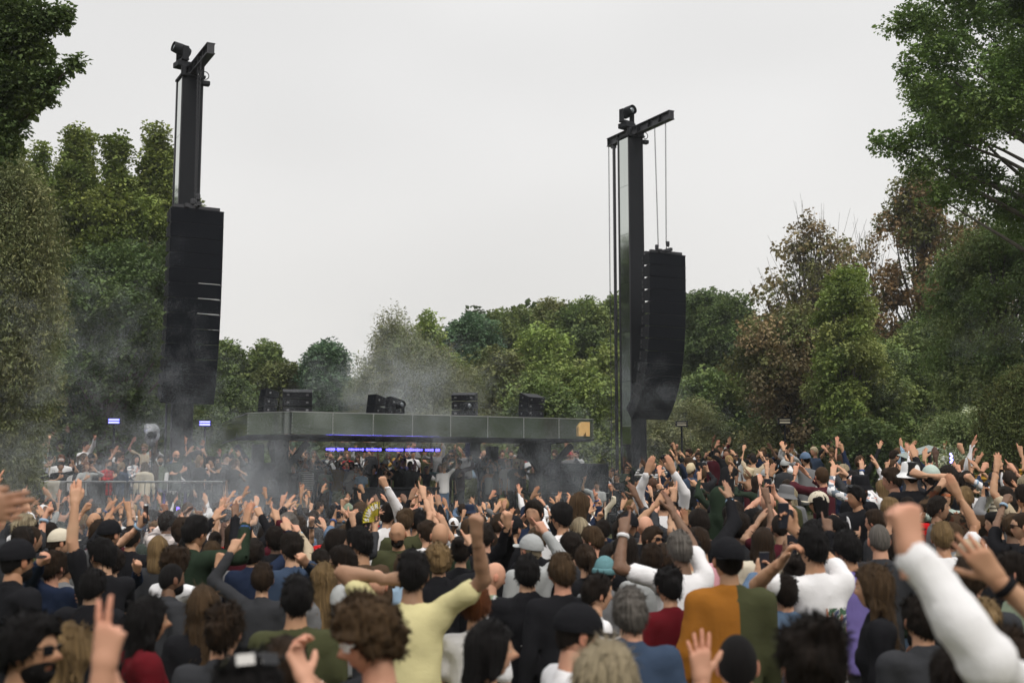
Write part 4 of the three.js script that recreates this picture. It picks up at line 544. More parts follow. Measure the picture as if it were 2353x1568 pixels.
  const g = F.mesh(), p = g.attributes.position, nr = g.attributes.normal, N = p.count, pos = [...p.array], nor = [...nr.array], ix = [...g.index.array];
  for (let b = 0; b < blades && N; b++) { // single locks that break the outline
    const i = Math.floor(R() * N), n = V3().fromBufferAttribute(nr, i), a = V3().fromBufferAttribute(p, i); if (a.z > (style === 'lo' || style === 'bo' || style === 'po' ? -0.02 : 0.06) && a.y < 0.075) continue; if (style === 'bz' || style === 'hr') break;
    const curly = style === 'cu' || style === 'af', L = (curly ? 0.018 : style === 'lo' ? 0.055 : style === 'fl' ? 0.03 : 0.022) * (0.4 + R()), d = n.clone().multiplyScalar(curly ? 0.7 : 0.2 + flow * 0.45).add(V3((R() - 0.5) * 0.8, curly ? (R() - 0.4) : -0.75 + (a.y > 0.08 ? 0.9 * R() : 0), (R() - 0.5) * 0.8)).normalize(), s = V3().crossVectors(d, n).normalize().multiplyScalar(0.002 + 0.0024 * R()), k = pos.length / 3, e = a.clone().addScaledVector(d, L), m = a.clone().addScaledVector(d, L * 0.5).addScaledVector(n, L * 0.12);
    a.addScaledVector(n, -0.004); for (const q of [a.clone().sub(s), a.clone().add(s), m.clone().sub(s), m.clone().add(s), e]) { pos.push(q.x, q.y, q.z); nor.push(n.x, n.y, n.z); } ix.push(k, k + 1, k + 3, k, k + 3, k + 2, k + 2, k + 3, k + 4);
  }
  const o = new THREE.BufferGeometry(); o.setAttribute('position', new THREE.Float32BufferAttribute(pos, 3)); o.setAttribute('normal', new THREE.Float32BufferAttribute(nor, 3)); o.setIndex(ix);
  const uv = new Float32Array(pos.length / 3 * 2); for (let i = 0; i < pos.length / 3; i++) { const x = pos[3 * i], y = pos[3 * i + 1], z = pos[3 * i + 2]; uv[2 * i] = Math.atan2(x, -z) * 0.6 + noise3(x * 14, y * 9, z * 14) * 0.04; uv[2 * i + 1] = y * 1.6 + sd; } o.setAttribute('uv', new THREE.BufferAttribute(uv, 2));
  return hairCache[key] = o;
}
// ---- things worn on the head
const wornCache = {};
function capGeo(kind) {
  if (wornCache[kind]) return wornCache[kind]; const L = [];
  const dome = (rx, ry, rz, y0, th) => { const g = new THREE.SphereGeometry(1, 26, 12, 0, 6.2832, 0, th).scale(rx, ry, rz); return g.translate(0, y0, -0.008); };
  if (kind === 'cap') { L.push(dome(0.097, 0.118, 0.12, 0.03, 1.62)); const s = new THREE.Shape(); s.absellipse(0, 0, 0.088, 0.105, 0, Math.PI, false); s.lineTo(-0.088, -0.03); s.lineTo(0.088, -0.03); const b = new THREE.ExtrudeGeometry(s, { depth: 0.004, bevelEnabled: false, curveSegments: 16 }), p = b.attributes.position; for (let i = 0; i < p.count; i++) { const x = p.getX(i), y = p.getY(i), z = p.getZ(i); p.setXYZ(i, x, 0.036 + z - x * x * 2.6 - y * 0.16, 0.085 + y); } b.computeVertexNormals(); L.push(b, new THREE.SphereGeometry(0.008, 8, 5).translate(0, 0.147, -0.008)); }
  if (kind === 'beanie') { const g = dome(0.1, 0.135, 0.124, 0.02, 1.6), p = g.attributes.position; for (let i = 0; i < p.count; i++) { const a = Math.atan2(p.getX(i), p.getZ(i)), k = 1 + 0.018 * Math.sin(a * 26); p.setX(i, p.getX(i) * k); p.setZ(i, p.getZ(i) * k); } g.computeVertexNormals(); L.push(g, new THREE.TorusGeometry(0.1, 0.014, 8, 26).rotateX(Math.PI / 2).scale(1, 2, 1.22).translate(0, 0.03, -0.008)); }
  if (kind === 'bucket') { L.push(new THREE.LatheGeometry([[0.001, 0.15], [0.06, 0.148], [0.088, 0.135], [0.098, 0.05], [0.1, 0.035], [0.15, -0.01], [0.148, -0.014], [0.098, 0.028]].map(([r, y]) => new THREE.Vector2(r, y)), 26).scale(1, 1, 1.16)); }
  return wornCache[kind] = merge(L.map((g) => prep(g)));
}
function shadesGeo() { if (wornCache.sh) return wornCache.sh; const L = []; for (const s of [-1, 1]) { L.push(bx(0.052, 0.034, 0.006, 0, 0, 0, 0.0028).rotateY(s * 0.22).translate(s * 0.033, 0.006, 0.088), bx(0.005, 0.008, 0.1, s * 0.0735, 0.014, 0.035).rotateY(0)); } L.push(bx(0.022, 0.006, 0.006, 0, 0.012, 0.098)); return wornCache.sh = merge(L); }
// ---- colours
const SKIN = { fair: [0.52, 0.3, 0.19], pink: [0.54, 0.285, 0.19], tan: [0.42, 0.23, 0.135], olive: [0.32, 0.185, 0.115], brown: [0.17, 0.095, 0.06], deep: [0.085, 0.047, 0.032] };
const HAIR = { k: [0.012, 0.01, 0.01, 'black'], d: [0.02, 0.013, 0.009, 'dark brown'], b: [0.045, 0.026, 0.014, 'brown'], l: [0.1, 0.06, 0.03, 'light brown'], y: [0.27, 0.175, 0.08, 'blond'], p: [0.5, 0.41, 0.27, 'pale blond'], r: [0.19, 0.06, 0.018, 'ginger'], g: [0.2, 0.18, 0.16, 'grey'], pk: [0.45, 0.12, 0.2, 'pink'] };
const CLOTH = { black: [0.012, 0.012, 0.014], charcoal: [0.035, 0.036, 0.04], navy: [0.016, 0.024, 0.05], grey: [0.16, 0.16, 0.165], 'light grey': [0.36, 0.37, 0.37], white: [0.72, 0.71, 0.72], cream: [0.6, 0.54, 0.43], beige: [0.42, 0.34, 0.24], olive: [0.055, 0.058, 0.028], 'dark green': [0.02, 0.032, 0.02], 'sage green': [0.2, 0.24, 0.17], brown: [0.07, 0.045, 0.028], rust: [0.28, 0.11, 0.018], red: [0.45, 0.012, 0.014], 'dark red': [0.1, 0.008, 0.012], burgundy: [0.06, 0.01, 0.016], yellow: [0.6, 0.52, 0.06], 'pale yellow': [0.62, 0.56, 0.3], mustard: [0.36, 0.2, 0.03], blue: [0.05, 0.1, 0.26], 'light blue': [0.3, 0.42, 0.55], teal: [0.12, 0.24, 0.26], purple: [0.16, 0.13, 0.34], pink: [0.6, 0.3, 0.34], mint: [0.42, 0.5, 0.45], denim: [0.1, 0.15, 0.23], 'slate blue': [0.04, 0.06, 0.1] };
const hairTex = noiseTex(512, 64, (u, v) => { const a = noise3(u * 190, v * 3, 1), b = noise3(u * 64, v * 4, 5), c = 0.68 + 0.28 * a + 0.3 * b; return [c, c, c]; }, false);
const fabricTex = noiseTex(256, 256, (u, v) => { const c = 0.5 + 0.35 * fbm(u * 9, v * 9, 2, 3) + 0.2 * (h3(u * 256 | 0, v * 256 | 0, 5) - 0.5); return [c, c, c]; }, false);
const skinTex = noiseTex(128, 128, (u, v) => { const c = 0.88 + 0.12 * fbm(u * 12, v * 12, 7, 4); return [c, c * (0.985 + 0.03 * noise3(u * 40, v * 40, 3)), c]; }, false);
const mats = {};
const skinMat = (k) => mats['s' + k] ??= new THREE.MeshPhysicalMaterial({ color: RGB(...SKIN[k]), roughness: 0.55, specularIntensity: 0.55, vertexColors: true });
const hairMat = (k) => mats['h' + k] ??= new THREE.MeshPhysicalMaterial({ specularIntensity: 0.35, color: RGB(HAIR[k][0] * 1.1, HAIR[k][1] * 1.1, HAIR[k][2] * 1.1), map: hairTex, roughness: 0.78, bumpMap: hairTex, bumpScale: 0.01 });
const clothMat = (k) => mats['c' + k] ??= new THREE.MeshPhysicalMaterial({ specularIntensity: 0.12, color: RGB(...CLOTH[k]), roughness: 0.92, bumpMap: fabricTex, bumpScale: 0.006 });
const PATTERN = { striped: noiseTex(8, 128, (u, v) => { const c = Math.floor(v * 16) % 2 ? 1 : 0.25; return [c, c, c]; }, false), checked: noiseTex(128, 128, (u, v) => { const c = 0.3 + 0.35 * (Math.floor(u * 10) % 2) + 0.35 * (Math.floor(v * 10) % 2); return [c, c * 0.9, c * 0.85]; }, false), printed: noiseTex(128, 128, (u, v) => { const n = fbm(u * 14, v * 14, 5, 2), m = fbm(u * 12 + 3, v * 12, 8, 2); return n > 0.14 ? [0.25, 0.3, 0.35] : m > 0.16 ? [0.9, 0.5, 0.4] : [1, 1, 1]; }, false) };
const patMat = (k, p) => mats['p' + k + p] ??= new THREE.MeshPhysicalMaterial({ specularIntensity: 0.12, color: RGB(...CLOTH[k]), roughness: 0.92, map: PATTERN[p] });
const lensMat = mat(0.008, 0.008, 0.01, 0.12), goggle = mat(0.04, 0.2, 0.65, 0.08, 0.6), whiteFrame = mat(0.75, 0.75, 0.75, 0.4), amber = mat(0.5, 0.14, 0.04, 0.2);
// ---- one person
const CELL = [0.022, 0.03, 0.04, 0.052, 0.07], HAND = [0.0066, 0.0094, 0.0118, 0.0138, 0.0175], HSEG = [40, 26, 18, 15, 12], HAIRC = [0.0095, 0.0138, 0.0195, 0.0235, 0.033], BLADES = [1000, 480, 120, 20, 0];
const L1 = 0.285, L2 = 0.262, people = [];
function armTarget(name, s, R) {
  const j = (a) => (R() - 0.5) * a;
  switch (name) {
    case 'up': return [V3(s * (0.2 + 0.16 * R()), 1.84 + j(0.2), 0.2 + j(0.24)), V3(s, -0.1, 0.1)];
    case 'high': return [V3(s * 0.2 + j(0.2), 1.96 + j(0.1), 0.1 + j(0.2)), V3(s, 0, 0.2)];
    case 'fore': return [V3(s * 0.12 + j(0.16), 1.82 + j(0.14), 0.38), V3(s, -0.6, 0.1)];
    case 'bent': return [V3(s * 0.3 + j(0.08), 1.72 + j(0.12), 0.18 + j(0.08)), V3(s, -0.8, 0)];
    case 'side': return [V3(s * 0.56, 1.72 + j(0.2), 0.12), V3(s, -0.5, -0.3)];
    case 'chest': return [V3(s * 0.07, 1.3 + j(0.1), 0.27), V3(s, -0.8, -0.1)];
    case 'clap': return [V3(s * 0.045, 1.7 + j(0.1), 0.34), V3(s, -0.6, 0)];
    case 'face': return [V3(s * 0.05, 1.5 + j(0.03), 0.2), V3(s, -0.7, 0.2)];
    case 'phone': return [V3(s * 0.05, 1.72, 0.36), V3(s, -0.7, 0)];
    case 'cross': return [V3(-s * 0.2, 1.78, 0.2), V3(s * 0.4, 0.2, 1)];
    default: return [V3(s * 0.25 + j(0.03), 0.86, 0.05 + j(0.1)), V3(s * 0.4, 0, -1)];
  }
}
const handFor = (arm, R) => { const r = R(); return arm === 'down' ? 'loose' : arm === 'phone' ? 'grip' : arm === 'chest' ? 'grip' : arm === 'face' ? 'loose' : arm === 'clap' ? 'flat' : r < 0.3 ? 'point' : r < 0.47 ? 'fist' : r < 0.72 ? 'open' : r < 0.86 ? 'wave' : r < 0.95 ? 'flat' : 'peace'; };
/* o: {x,z,base,H,phi,hair,hc,top,tc,arms:[L,R],skin,fem,hat,hatc,shades,beard,label,group,hands:[..],pose:[..],turn,tilt,legs} */
function person(o) {
  const R = mulberry(o.seed), D = -o.z, lod = o.lod ?? (D < 5.6 ? 0 : D < 8.8 ? 1 : D < 14 ? 2 : 3), s = o.H / 1.755, rot = Math.PI - o.phi * Math.PI / 180;
  const T = o.mass ? new THREE.Group() : thing('person', o.label, 'person', [o.x, o.base, o.z], rot, o.group); if (o.mass) { T.position.set(o.x, o.base, o.z); T.rotation.y = rot; } T.scale.set(s, s, s); T.updateMatrixWorld();
  const inv = T.matrixWorld.clone().invert(), fem = !!o.fem, top = o.top, cell = CELL[lod], sw = fem ? 0.162 : 0.186, lx = (R() - 0.5) * 0.05, lz = (R() - 0.5) * 0.05;
  const B = (x, y, z) => V3(x + lx * sstep(0.95, 1.5, y), y, z + lz * sstep(0.95, 1.5, y));   // slight sway of the upper body
  const arms = [1, -1].map((sd, i) => {
    const name = o.arms[i]; let [W, hint] = armTarget(name, sd, R), S = B(sd * sw, 1.425, -0.012);
    if (o.hands?.[i]) { W = o.hands[i].clone().applyMatrix4(inv); hint = o.eh?.[i] ? V3(...o.eh[i]) : V3(sd, -0.4, 0.1); }
    const upness = sstep(1.45, 1.9, W.y); S.y += 0.045 * upness; S.x -= sd * 0.02 * upness;
    const d = W.clone().sub(S); let L = d.length(); if (L > L1 + L2 - 0.004) { W = S.clone().addScaledVector(d.normalize(), L1 + L2 - 0.004); L = L1 + L2 - 0.004; } else d.normalize();
    const a = (L1 * L1 - L2 * L2 + L * L) / (2 * L), h = Math.sqrt(Math.max(0, L1 * L1 - a * a)), n = hint.clone().addScaledVector(d, -hint.dot(d)).normalize(), E = S.clone().addScaledVector(d, a).addScaledVector(n, h);
    const fd = W.clone().sub(E).normalize(), hp = o.pose?.[i] || handFor(name, R), palm = name === 'down' ? V3(-sd, 0, 0) : name === 'clap' ? V3(-sd, 0, 0.2) : name === 'chest' || name === 'phone' || name === 'face' ? V3(-sd * 0.7, 0.1, -0.7) : V3((R() - 0.5) * 1.2 - sd * 0.2, 0, 1);
    const Y = fd.clone().add(V3((R() - 0.5) * 0.25, name === 'down' ? 0 : 0.25, (R() - 0.3) * 0.3)).normalize(); if (o.hy?.[i]) Y.copy(V3(...o.hy[i]).normalize()); const Z = palm.addScaledVector(Y, -palm.dot(Y)).normalize(), X = V3().crossVectors(Y, Z);
    const M = new THREE.Matrix4().makeBasis(X, Y, Z).setPosition(W), g = handGeo(hp, name === 'down' ? 0.011 : HAND[lod]).clone(); if (sd > 0) { g.scale(-1, 1, 1); flip(g); } g.applyMatrix4(M); 
    return { S, E, W, g, sd, fd, Y, Z, name };
  });
  // skin: torso core, neck and arms as one surface; hands and head join it at wrist and neck
  const bare = top === 'k', short = top === 't' || bare, F = new Field([-0.95, 0.8, -0.6], [0.95, 2.32, 0.75], cell), tr = fem ? 0.88 : 1;
  { const xs = [], ys = [], zs = []; for (const a of arms) for (const p of [a.S, a.E, a.W]) { xs.push(p.x); ys.push(p.y); zs.push(p.z); } F.lo = [Math.min(-0.28, ...xs) - 0.1, Math.min(0.8, ...ys) - 0.08, Math.min(-0.2, ...zs) - 0.1]; const hi = [Math.max(0.28, ...xs) + 0.1, Math.max(o.hood ? 1.86 : 1.6, ...ys) + 0.08, Math.max(0.2, ...zs) + 0.1]; F.n = [0, 1, 2].map((i) => Math.ceil((hi[i] - F.lo[i]) / cell) + 2); F.f = new Float32Array(F.n[0] * F.n[1] * F.n[2]).fill(0.5); F.hi = hi; }
  const ht = o.turn ? o.turn * Math.PI / 180 : 0, tilt = (o.tilt || 0) * Math.PI / 180, HC = B(0, 1.632, 0.022 + 0.1 * Math.sin(tilt) * 0.3);
  F.cap(B(0, 1.4, -0.02), B(0, 1.56, 0.0), 0.06 * tr + 0.002, 0.054 * tr, 0.03).cap(B(0, 1.4, -0.005), B(0, 1.1, 0), (bare ? 0.148 : 0.1) * tr, (bare ? 0.12 : 0.09) * tr, 0.03, 1.5);
  for (const a of arms) { F.cap(B(a.sd * 0.05, 1.42, -0.012), a.S, (bare ? 0.05 : 0.034) * tr, (bare ? 0.052 : 0.036) * tr, 0.02); F.cap(a.S, a.E, (bare ? 0.051 : 0.038) * tr, (short ? 0.041 : 0.034) * tr, 0.02); const mid = a.E.clone().lerp(a.W, 0.35); F.cap(a.E, mid, (short ? 0.041 : 0.034) * tr, 0.041 * tr, 0.012).cap(mid, a.W, 0.041 * tr, 0.0275 * tr + 0.002, 0.012); }
  const skinGeo = tint(F.mesh(), 1, 1, 1); if (lod < 3) { const q = skinGeo.attributes.position, w = skinGeo.attributes.color; for (let i = 0; i < q.count; i++) { const x = q.getX(i), y = q.getY(i), z = q.getZ(i), m = 0.09 * fbm(x * 26, y * 26, z * 26 + o.seed, 3), r = 0.06 * noise3(x * 11, y * 11 + o.seed, z * 11); w.setXYZ(i, 1 + m + r * 0.3, 1 + m - r, 1 + m - r); } }
  const head = headGeo((fem ? 'f' : 'm') + (o.seed % 2 ? '1' : '2'), HSEG[lod]).clone(), HM = new THREE.Matrix4().makeTranslation(HC.x, HC.y, HC.z).multiply(new THREE.Matrix4().makeRotationFromEuler(new THREE.Euler(tilt, ht, (R() - 0.5) * 0.16, 'YXZ'))).multiply(new THREE.Matrix4().makeScale(0.95, 0.95, 0.95));
  head.applyMatrix4(HM);
  const SM = skinMat(o.skin || 'fair'), body = mesh('body', mergeGeometries([skinGeo, head, arms[0].g, arms[1].g].map((g) => keep(g, ['position', 'normal', 'color']))), SM, T);
  // upper garment
  const C = new Field(F.lo, F.hi, cell), loose = top === 'j' || top === 'h' ? 0.012 : top === 'l' ? 0.006 : 0.003, cr = (fem ? 0.142 : 0.168) + loose;
  C.cap(B(0, 1.31, 0), B(0, 1.06, 0), cr, cr * (fem ? 0.86 : 0.92), 0.04, 1.45).cap(B(0, 1.06, 0), B(0, 0.82, 0), cr * (fem ? 0.9 : 0.94), cr * 1.02, 0.04, 1.3);
  if (!bare) {
    C.cap(B(-sw * 0.78, 1.41, -0.012), B(sw * 0.78, 1.41, -0.012), 0.07 + loose * 0.6, 0.07 + loose * 0.6, 0.04);
    if (fem) for (const q of [-1, 1]) C.cap(B(q * 0.062, 1.275, 0.07), B(q * 0.062, 1.27, 0.082), 0.052, 0.046, 0.045);
    C.cap(B(0, 1.38, -0.02), B(0, 1.468 - (top === 't' ? 0.012 : 0), -0.016), 0.085, 0.068, 0.03);
    if (top === 'h') C.cap(B(-0.07, 1.45, -0.07), B(0.07, 1.45, -0.07), 0.055, 0.055, 0.03).cap(B(0, 1.44, -0.1), B(0, 1.36, -0.11), 0.07, 0.05, 0.04); else if (top === 'j') C.cap(B(-0.045, 1.488, -0.03), B(0.045, 1.488, -0.03), 0.04, 0.04, 0.02);
    for (const a of arms) { C.cap(a.S, top === 't' ? a.S.clone().lerp(a.E, 0.62) : a.E, 0.058 * tr + loose, (top === 't' ? 0.062 : 0.05) * tr + loose, 0.035); if (!short) { const cuff = a.E.clone().lerp(a.W, o.pushed ? 0.35 : 0.92); C.cap(a.E, cuff, 0.05 * tr + loose, (o.pushed ? 0.05 : 0.038) * tr + loose * 0.8, 0.025); } }
  } else for (const q of [-1, 1]) C.cap(B(q * 0.085, 1.33, 0.02), B(q * 0.075, 1.46, -0.01), 0.04, 0.03, 0.03);
  C.each([-0.4, F.lo[1], -0.4], [0.4, 0.95, 0.4], (f, x, y, z) => (Math.abs(x) < 0.22 || y > 0.9 ? Math.max(f, 0.858 - y) : f));
  if (o.hood) { C.cap(HC.clone().add(V3(0, 0.02, -0.03)), B(0, 1.46, -0.06), 0.128, 0.1, 0.04); }
  if (lod < 2) { const sd = o.seed * 1.37, am = o.fold || (top === 'j' || top === 'h' ? 0.013 : 0.009); C.warp((x, y, z) => -am * noise3(x * 9 + sd, y * 13 + x * 6, z * 9) - am * 0.5 * noise3(x * 22, y * 30 + sd, z * 22)); }
  if (o.hood) { const c = HC.clone().add(V3(0, -0.01, 0.1)); C.each([c.x - 0.09, c.y - 0.14, c.z - 0.14], [c.x + 0.09, c.y + 0.14, c.z + 0.1], (f, x, y, z) => Math.max(f, 0.001 + (1 - Math.sqrt(((x - c.x) / 0.078) ** 2 + ((y - c.y) / 0.12) ** 2 + ((z - c.z) / 0.12) ** 2)) * 0.08)); }
  const cg = C.mesh(), cp = cg.attributes.position, cuv = new Float32Array(cp.count * 2); for (let i = 0; i < cp.count; i++) { cuv[2 * i] = cp.getX(i) * 1.5 + cp.getZ(i) * 1.1; cuv[2 * i + 1] = cp.getY(i) * 2; } cg.setAttribute('uv', new THREE.BufferAttribute(cuv, 2));
  const garment = { t: 't_shirt', k: 'tank_top', l: 'sweater', h: 'hoodie', j: 'jacket' }[top], shirt = mesh(garment, cg, o.pat ? patMat(o.tc, o.pat) : clothMat(o.tc), T);
  if (o.tc2) { const a = [], b = [], ix = cg.index.array; for (let i = 0; i < ix.length; i += 3) { const x = (cp.getX(ix[i]) + cp.getX(ix[i + 1]) + cp.getX(ix[i + 2])) / 3; (x < -0.03 ? b : a).push(ix[i], ix[i + 1], ix[i + 2]); } const g2 = cg.clone(); cg.setIndex(a); g2.setIndex(b); mesh('jacket_panel', g2, clothMat(o.tc2), T); }
  if (o.inner) { const g = new THREE.SphereGeometry(1, 14, 10).scale(0.06, 0.15, 0.02).translate(B(0, 1.31, 0).x, 1.3, 0.118 + loose); mesh('undershirt', keep(g, ['position', 'normal', 'uv']), clothMat(o.inner), T); }
  // trousers and shoes, coarse: the crowd hides them
  const K = new Field([-0.24, -0.03, -0.2], [0.24, 1.08, 0.24], 0.072); K.cap(V3(0, 0.95, 0), V3(0, 0.9, 0), 0.138, 0.145, 0.04, 1.35); for (const q of [-1, 1]) K.cap(V3(q * 0.085, 0.92, 0), V3(q * 0.098, 0.5, 0.015), 0.098, 0.072, 0.03).cap(V3(q * 0.098, 0.5, 0.015), V3(q * 0.1, 0.09, -0.015), 0.072, 0.06, 0.03).cap(V3(q * 0.1, 0.045, -0.05), V3(q * 0.112, 0.042, 0.12), 0.052, 0.045, 0.03);
  const tq = mesh('trousers', K0 ??= K.mesh(), clothMat(o.legs || 'charcoal'), T); if (fem) tq.scale.x = 0.88;
  // hair, hats, glasses
  const onHead = (name, g, m) => { const q = mesh(name, g, m, T); q.applyMatrix4(HM); return q; };
  if (o.hair !== 'ba' && !o.hood) onHead('hair', hairGeo(o.hat && !['lo', 'bo', 'po'].includes(o.hair) ? 'bz' : o.hair, o.seed % 4, HAIRC[lod], BLADES[lod]), hairMat(o.hc));
  if (o.beard) onHead('beard', hairGeo('bd', 0, HAIRC[Math.min(lod, 1)], 0), hairMat(o.bc || (o.hair === 'ba' ? 'd' : o.hc)));
  if (o.hat) { const back = o.hat === 'capback', q = onHead(o.hat.startsWith('cap') ? 'cap' : o.hat === 'bucket' ? 'bucket_hat' : 'beanie', capGeo(back ? 'cap' : o.hat), o.hatm || clothMat(o.hatc || 'black')); if (back) { q.rotateY(Math.PI); } q.rotateX(-0.06); }
  if (o.shades) { const q = onHead('sunglasses', shadesGeo(), o.shades === 'white' ? whiteFrame : o.shades === 'blue' ? goggle : o.shades === 'amber' ? amber : lensMat); if (o.shades === 'up') { q.translateY(0.075); q.rotateX(-0.5); q.translateZ(0.012); } }
  const rec = { T, arms, o, s, HM, B }; if (o.mass) { T.updateMatrixWorld(true); T.traverse((m) => { if (!m.isMesh || m.name === 'trousers') return; const g = keep(m.geometry.clone(), ['position', 'normal', 'color']).applyMatrix4(m.matrixWorld), k = m.material.color, n = g.attributes.position.count, a = g.attributes.color, w = new Float32Array(n * 3); for (let i = 0; i < n; i++) { w[3 * i] = k.r * (a ? a.getX(i) : 1); w[3 * i + 1] = k.g * (a ? a.getY(i) : 1); w[3 * i + 2] = k.b * (a ? a.getZ(i) : 1); } g.setAttribute('color', new THREE.BufferAttribute(w, 3)); massGeo.push(g); }); return rec; } people.push(rec);
  arms.forEach((a, i) => { if (o.band?.[i]) { const g = new THREE.TorusGeometry(0.031 * tr + 0.004, 0.007, 6, 16).scale(1, 1, 2).applyQuaternion(new THREE.Quaternion().setFromUnitVectors(V3(0, 0, 1), a.fd)).translate(...a.W.clone().addScaledVector(a.fd, -0.035).toArray()); mesh('wristband', g, clothMat(o.band[i]), T); } });
  return rec;
}
let K0; const massGeo = [];
// ------------------------------------------------------------------ the crowd
const spots = [];
let seedNo = 100;
const wide = { x: [] };
function place(px, py, D, phi, hair, hc, top, tc, La, Ra, o = {}, label) {
  if (D < 13 && !o.abs && o.base === undefined) { const k = o.k ?? (py > 1400 ? 1.22 : lerp(1.42, 1.08, clamp((D - 7) / 6, 0, 1))); D *= k; for (const q of [o.hl, o.hr]) if (q) q[2] = (q[2] ?? D / k) * k; }
  const t = at(px, py, D), base = o.base ?? ground(t.x, t.z), extra = (hair === 'ba' || hair === 'bz' ? 0 : 0.02) + (o.hat ? 0.02 : 0), H = clamp(t.y - base - extra, 1.5, 1.98);
  const w = (q) => q && at(q[0], q[1], q[2] ?? D);
  spots.push([t.x, t.z]);
  return person({ x: t.x, z: t.z, base, H, phi, hair, hc, top, tc, arms: [La, Ra], hands: [w(o.hl), w(o.hr)], seed: o.seed ?? ++seedNo, label, group: o.group || 'people in the festival crowd', ...o });
}
const c = place, NEAR = {};
// --- nearest rows, one by one
NEAR.curlyman = c(880, 1368, 2.7, -108, 'cu', 'l', 't', 'charcoal', 'down', 'face', { skin: 'pink', shades: 'white', tilt: 16, hr: [700, 1560, 2.5], eh: [0, [-0.2, -1, 0]], hy: [0, [-0.5, 0.8, 0.3]], pose: [0, 'grip'] }, 'curly dirty blond head with white glasses, hand at mouth, largest and nearest');
c(866, 1338, 5.3, 0, 'ba', 'd', 't', 'charcoal', 'down', 'down', { skin: 'pink' }, 'bald pink head just above the nearest curly blond head');
NEAR.yellow = c(942, 1258, 5.5, 4, 'sh', 'k', 't', 'pale yellow', 'up', 'high', { k: 1.12, skin: 'olive', hl: [895, 1330, 5.5], hr: [1095, 1230, 5.3], pose: ['fist', 'fist'] }, 'black haired person in pale yellow tee with both arms raised');
c(1122, 1308, 5.8, 70, 'ba', 'l', 'l', 'sage green', 'down', 'down', { skin: 'pink', tilt: 18 }, 'bald person in sage green top looking down beside the pale yellow tee');
c(1086, 1398, 4.4, 20, 'bu', 'r', 't', 'white', 'down', 'down', { fem: 1, skin: 'fair' }, 'ginger haired person with hair pinned up in front of the pale yellow tee');
c(1112, 1418, 3.75, 60, 'bo', 'k', 'l', 'black', 'down', 'down', { fem: 1, skin: 'fair', turn: -20 }, 'person with a black bob and black top in front of the ginger hair');
NEAR.not = c(692, 1314, 5.0, -8, 'sh', 'k', 't', 'olive', 'down', 'down', { k: 1.16, skin: 'tan' }, 'dark haired person in olive tee with white letters on the back');
c(742, 1340, 5.6, -15, 'lo', 'y', 'l', 'grey', 'down', 'down', { fem: 1 }, 'blond long haired person half hidden behind the olive tee');
c(800, 1248, 5.7, -82, 'sh', 'd', 'h', 'light grey', 'down', 'down', { shades: 'dark', skin: 'fair' }, 'person in light grey hoodie and dark shades seen from the side');
c(668, 1220, 6.3, -30, 'fl', 'd', 'l', 'slate blue', 'down', 'bent', { shades: 'dark', skin: 'fair', hr: [700, 1290, 6.0], pose: [0, 'point'] }, 'broad person in slate blue sweater behind the olive tee, finger raised');
c(745, 1296, 6.8, -30, 'sh', 'd', 'j', 'yellow', 'down', 'down', {}, 'person in yellow jacket between slate blue sweater and grey hoodie');
c(212, 1304, 5.2, 3, 'sh', 'k', 'j', 'black', 'down', 'down', { skin: 'olive', inner: 'white' }, 'person with close black hair and black jacket over a white collar');
c(258, 1268, 6.7, 10, 'cu', 'd', 'l', 'navy', 'down', 'fore', { skin: 'fair', hr: [315, 1310, 6.4], pose: [0, 'point'] }, 'curly dark haired person in navy top raising a pointing hand');
c(34, 1226, 4.9, 35, 'sh', 'k', 'j', 'black', 'down', 'down', { hat: 'cap', hatc: 'black', skin: 'tan', beard: 1 }, 'big bearded person in black jacket and black cap at the frame edge');
c(112, 1262, 5.9, 25, 'fl', 'b', 'h', 'navy', 'bent', 'down', { skin: 'pink', hl: [100, 1250, 5.5], pose: ['fist', 0] }, 'brown haired person in navy hoodie with raised fist beside the black cap');
c(40, 1398, 2.75, 98, 'sh', 'k', 'j', 'black', 'down', 'down', { shades: 'dark', beard: 1, skin: 'tan' }, 'dark bearded face in shades in the bottom corner');
c(142, 1424, 3.2, 40, 'lo', 'y', 't', 'white', 'down', 'down', { fem: 1, k: 1.38 }, 'blond straight haired person in white top beside the bearded face');
c(178, 1566, 3.05, 0, 'sh', 'd', 't', 'black', 'down', 'up', { abs: 1, hr: [238, 1530, 2.75], eh: [0, [-0.3, -1, 0.2]], hy: [0, [-0.12, 1, 0.05]], pose: [0, 'peace'], skin: 'pink' }, 'raised hand with two fingers up rising from the bottom edge');
c(388, 1310, 5.6, 50, 'bz', 'k', 'j', 'charcoal', 'down', 'down', { skin: 'brown', beard: 1 }, 'dark skinned person with buzz cut behind the long brown hair');
c(346, 1398, 3.9, 62, 'lo', 'k', 'j', 'dark red', 'down', 'down', { fem: 1, skin: 'tan' }, 'black long haired person in dark red jacket');
c(456, 1344, 4.3, 0, 'lo', 'l', 'l', 'black', 'down', 'down', { fem: 1 }, 'person with very long light brown hair seen from behind');
c(518, 1386, 3.6, 15, 'fl', 'b', 'l', 'charcoal', 'down', 'down', {}, 'person with tousled brown hair next to the long light brown hair');
c(548, 1488, 2.35, 150, 'sh', 'k', 't', 'black', 'down', 'down', { shades: 'up', skin: 'tan' }, 'forehead with dark shades pushed up at the bottom edge');
c(404, 1254, 6.0, 40, 'cu', 'b', 't', 'white', 'down', 'high', { hr: [500, 1300, 5.9], pose: [0, 'fist'], band: [0, 'black'], skin: 'tan' }, 'curly brown haired person in white tee with fist high and black wristband');
c(366, 1228, 7.1, 0, 'bo', 'y', 'l', 'charcoal', 'down', 'down', { fem: 1 }, 'person with blond bob in the haze below the tower');
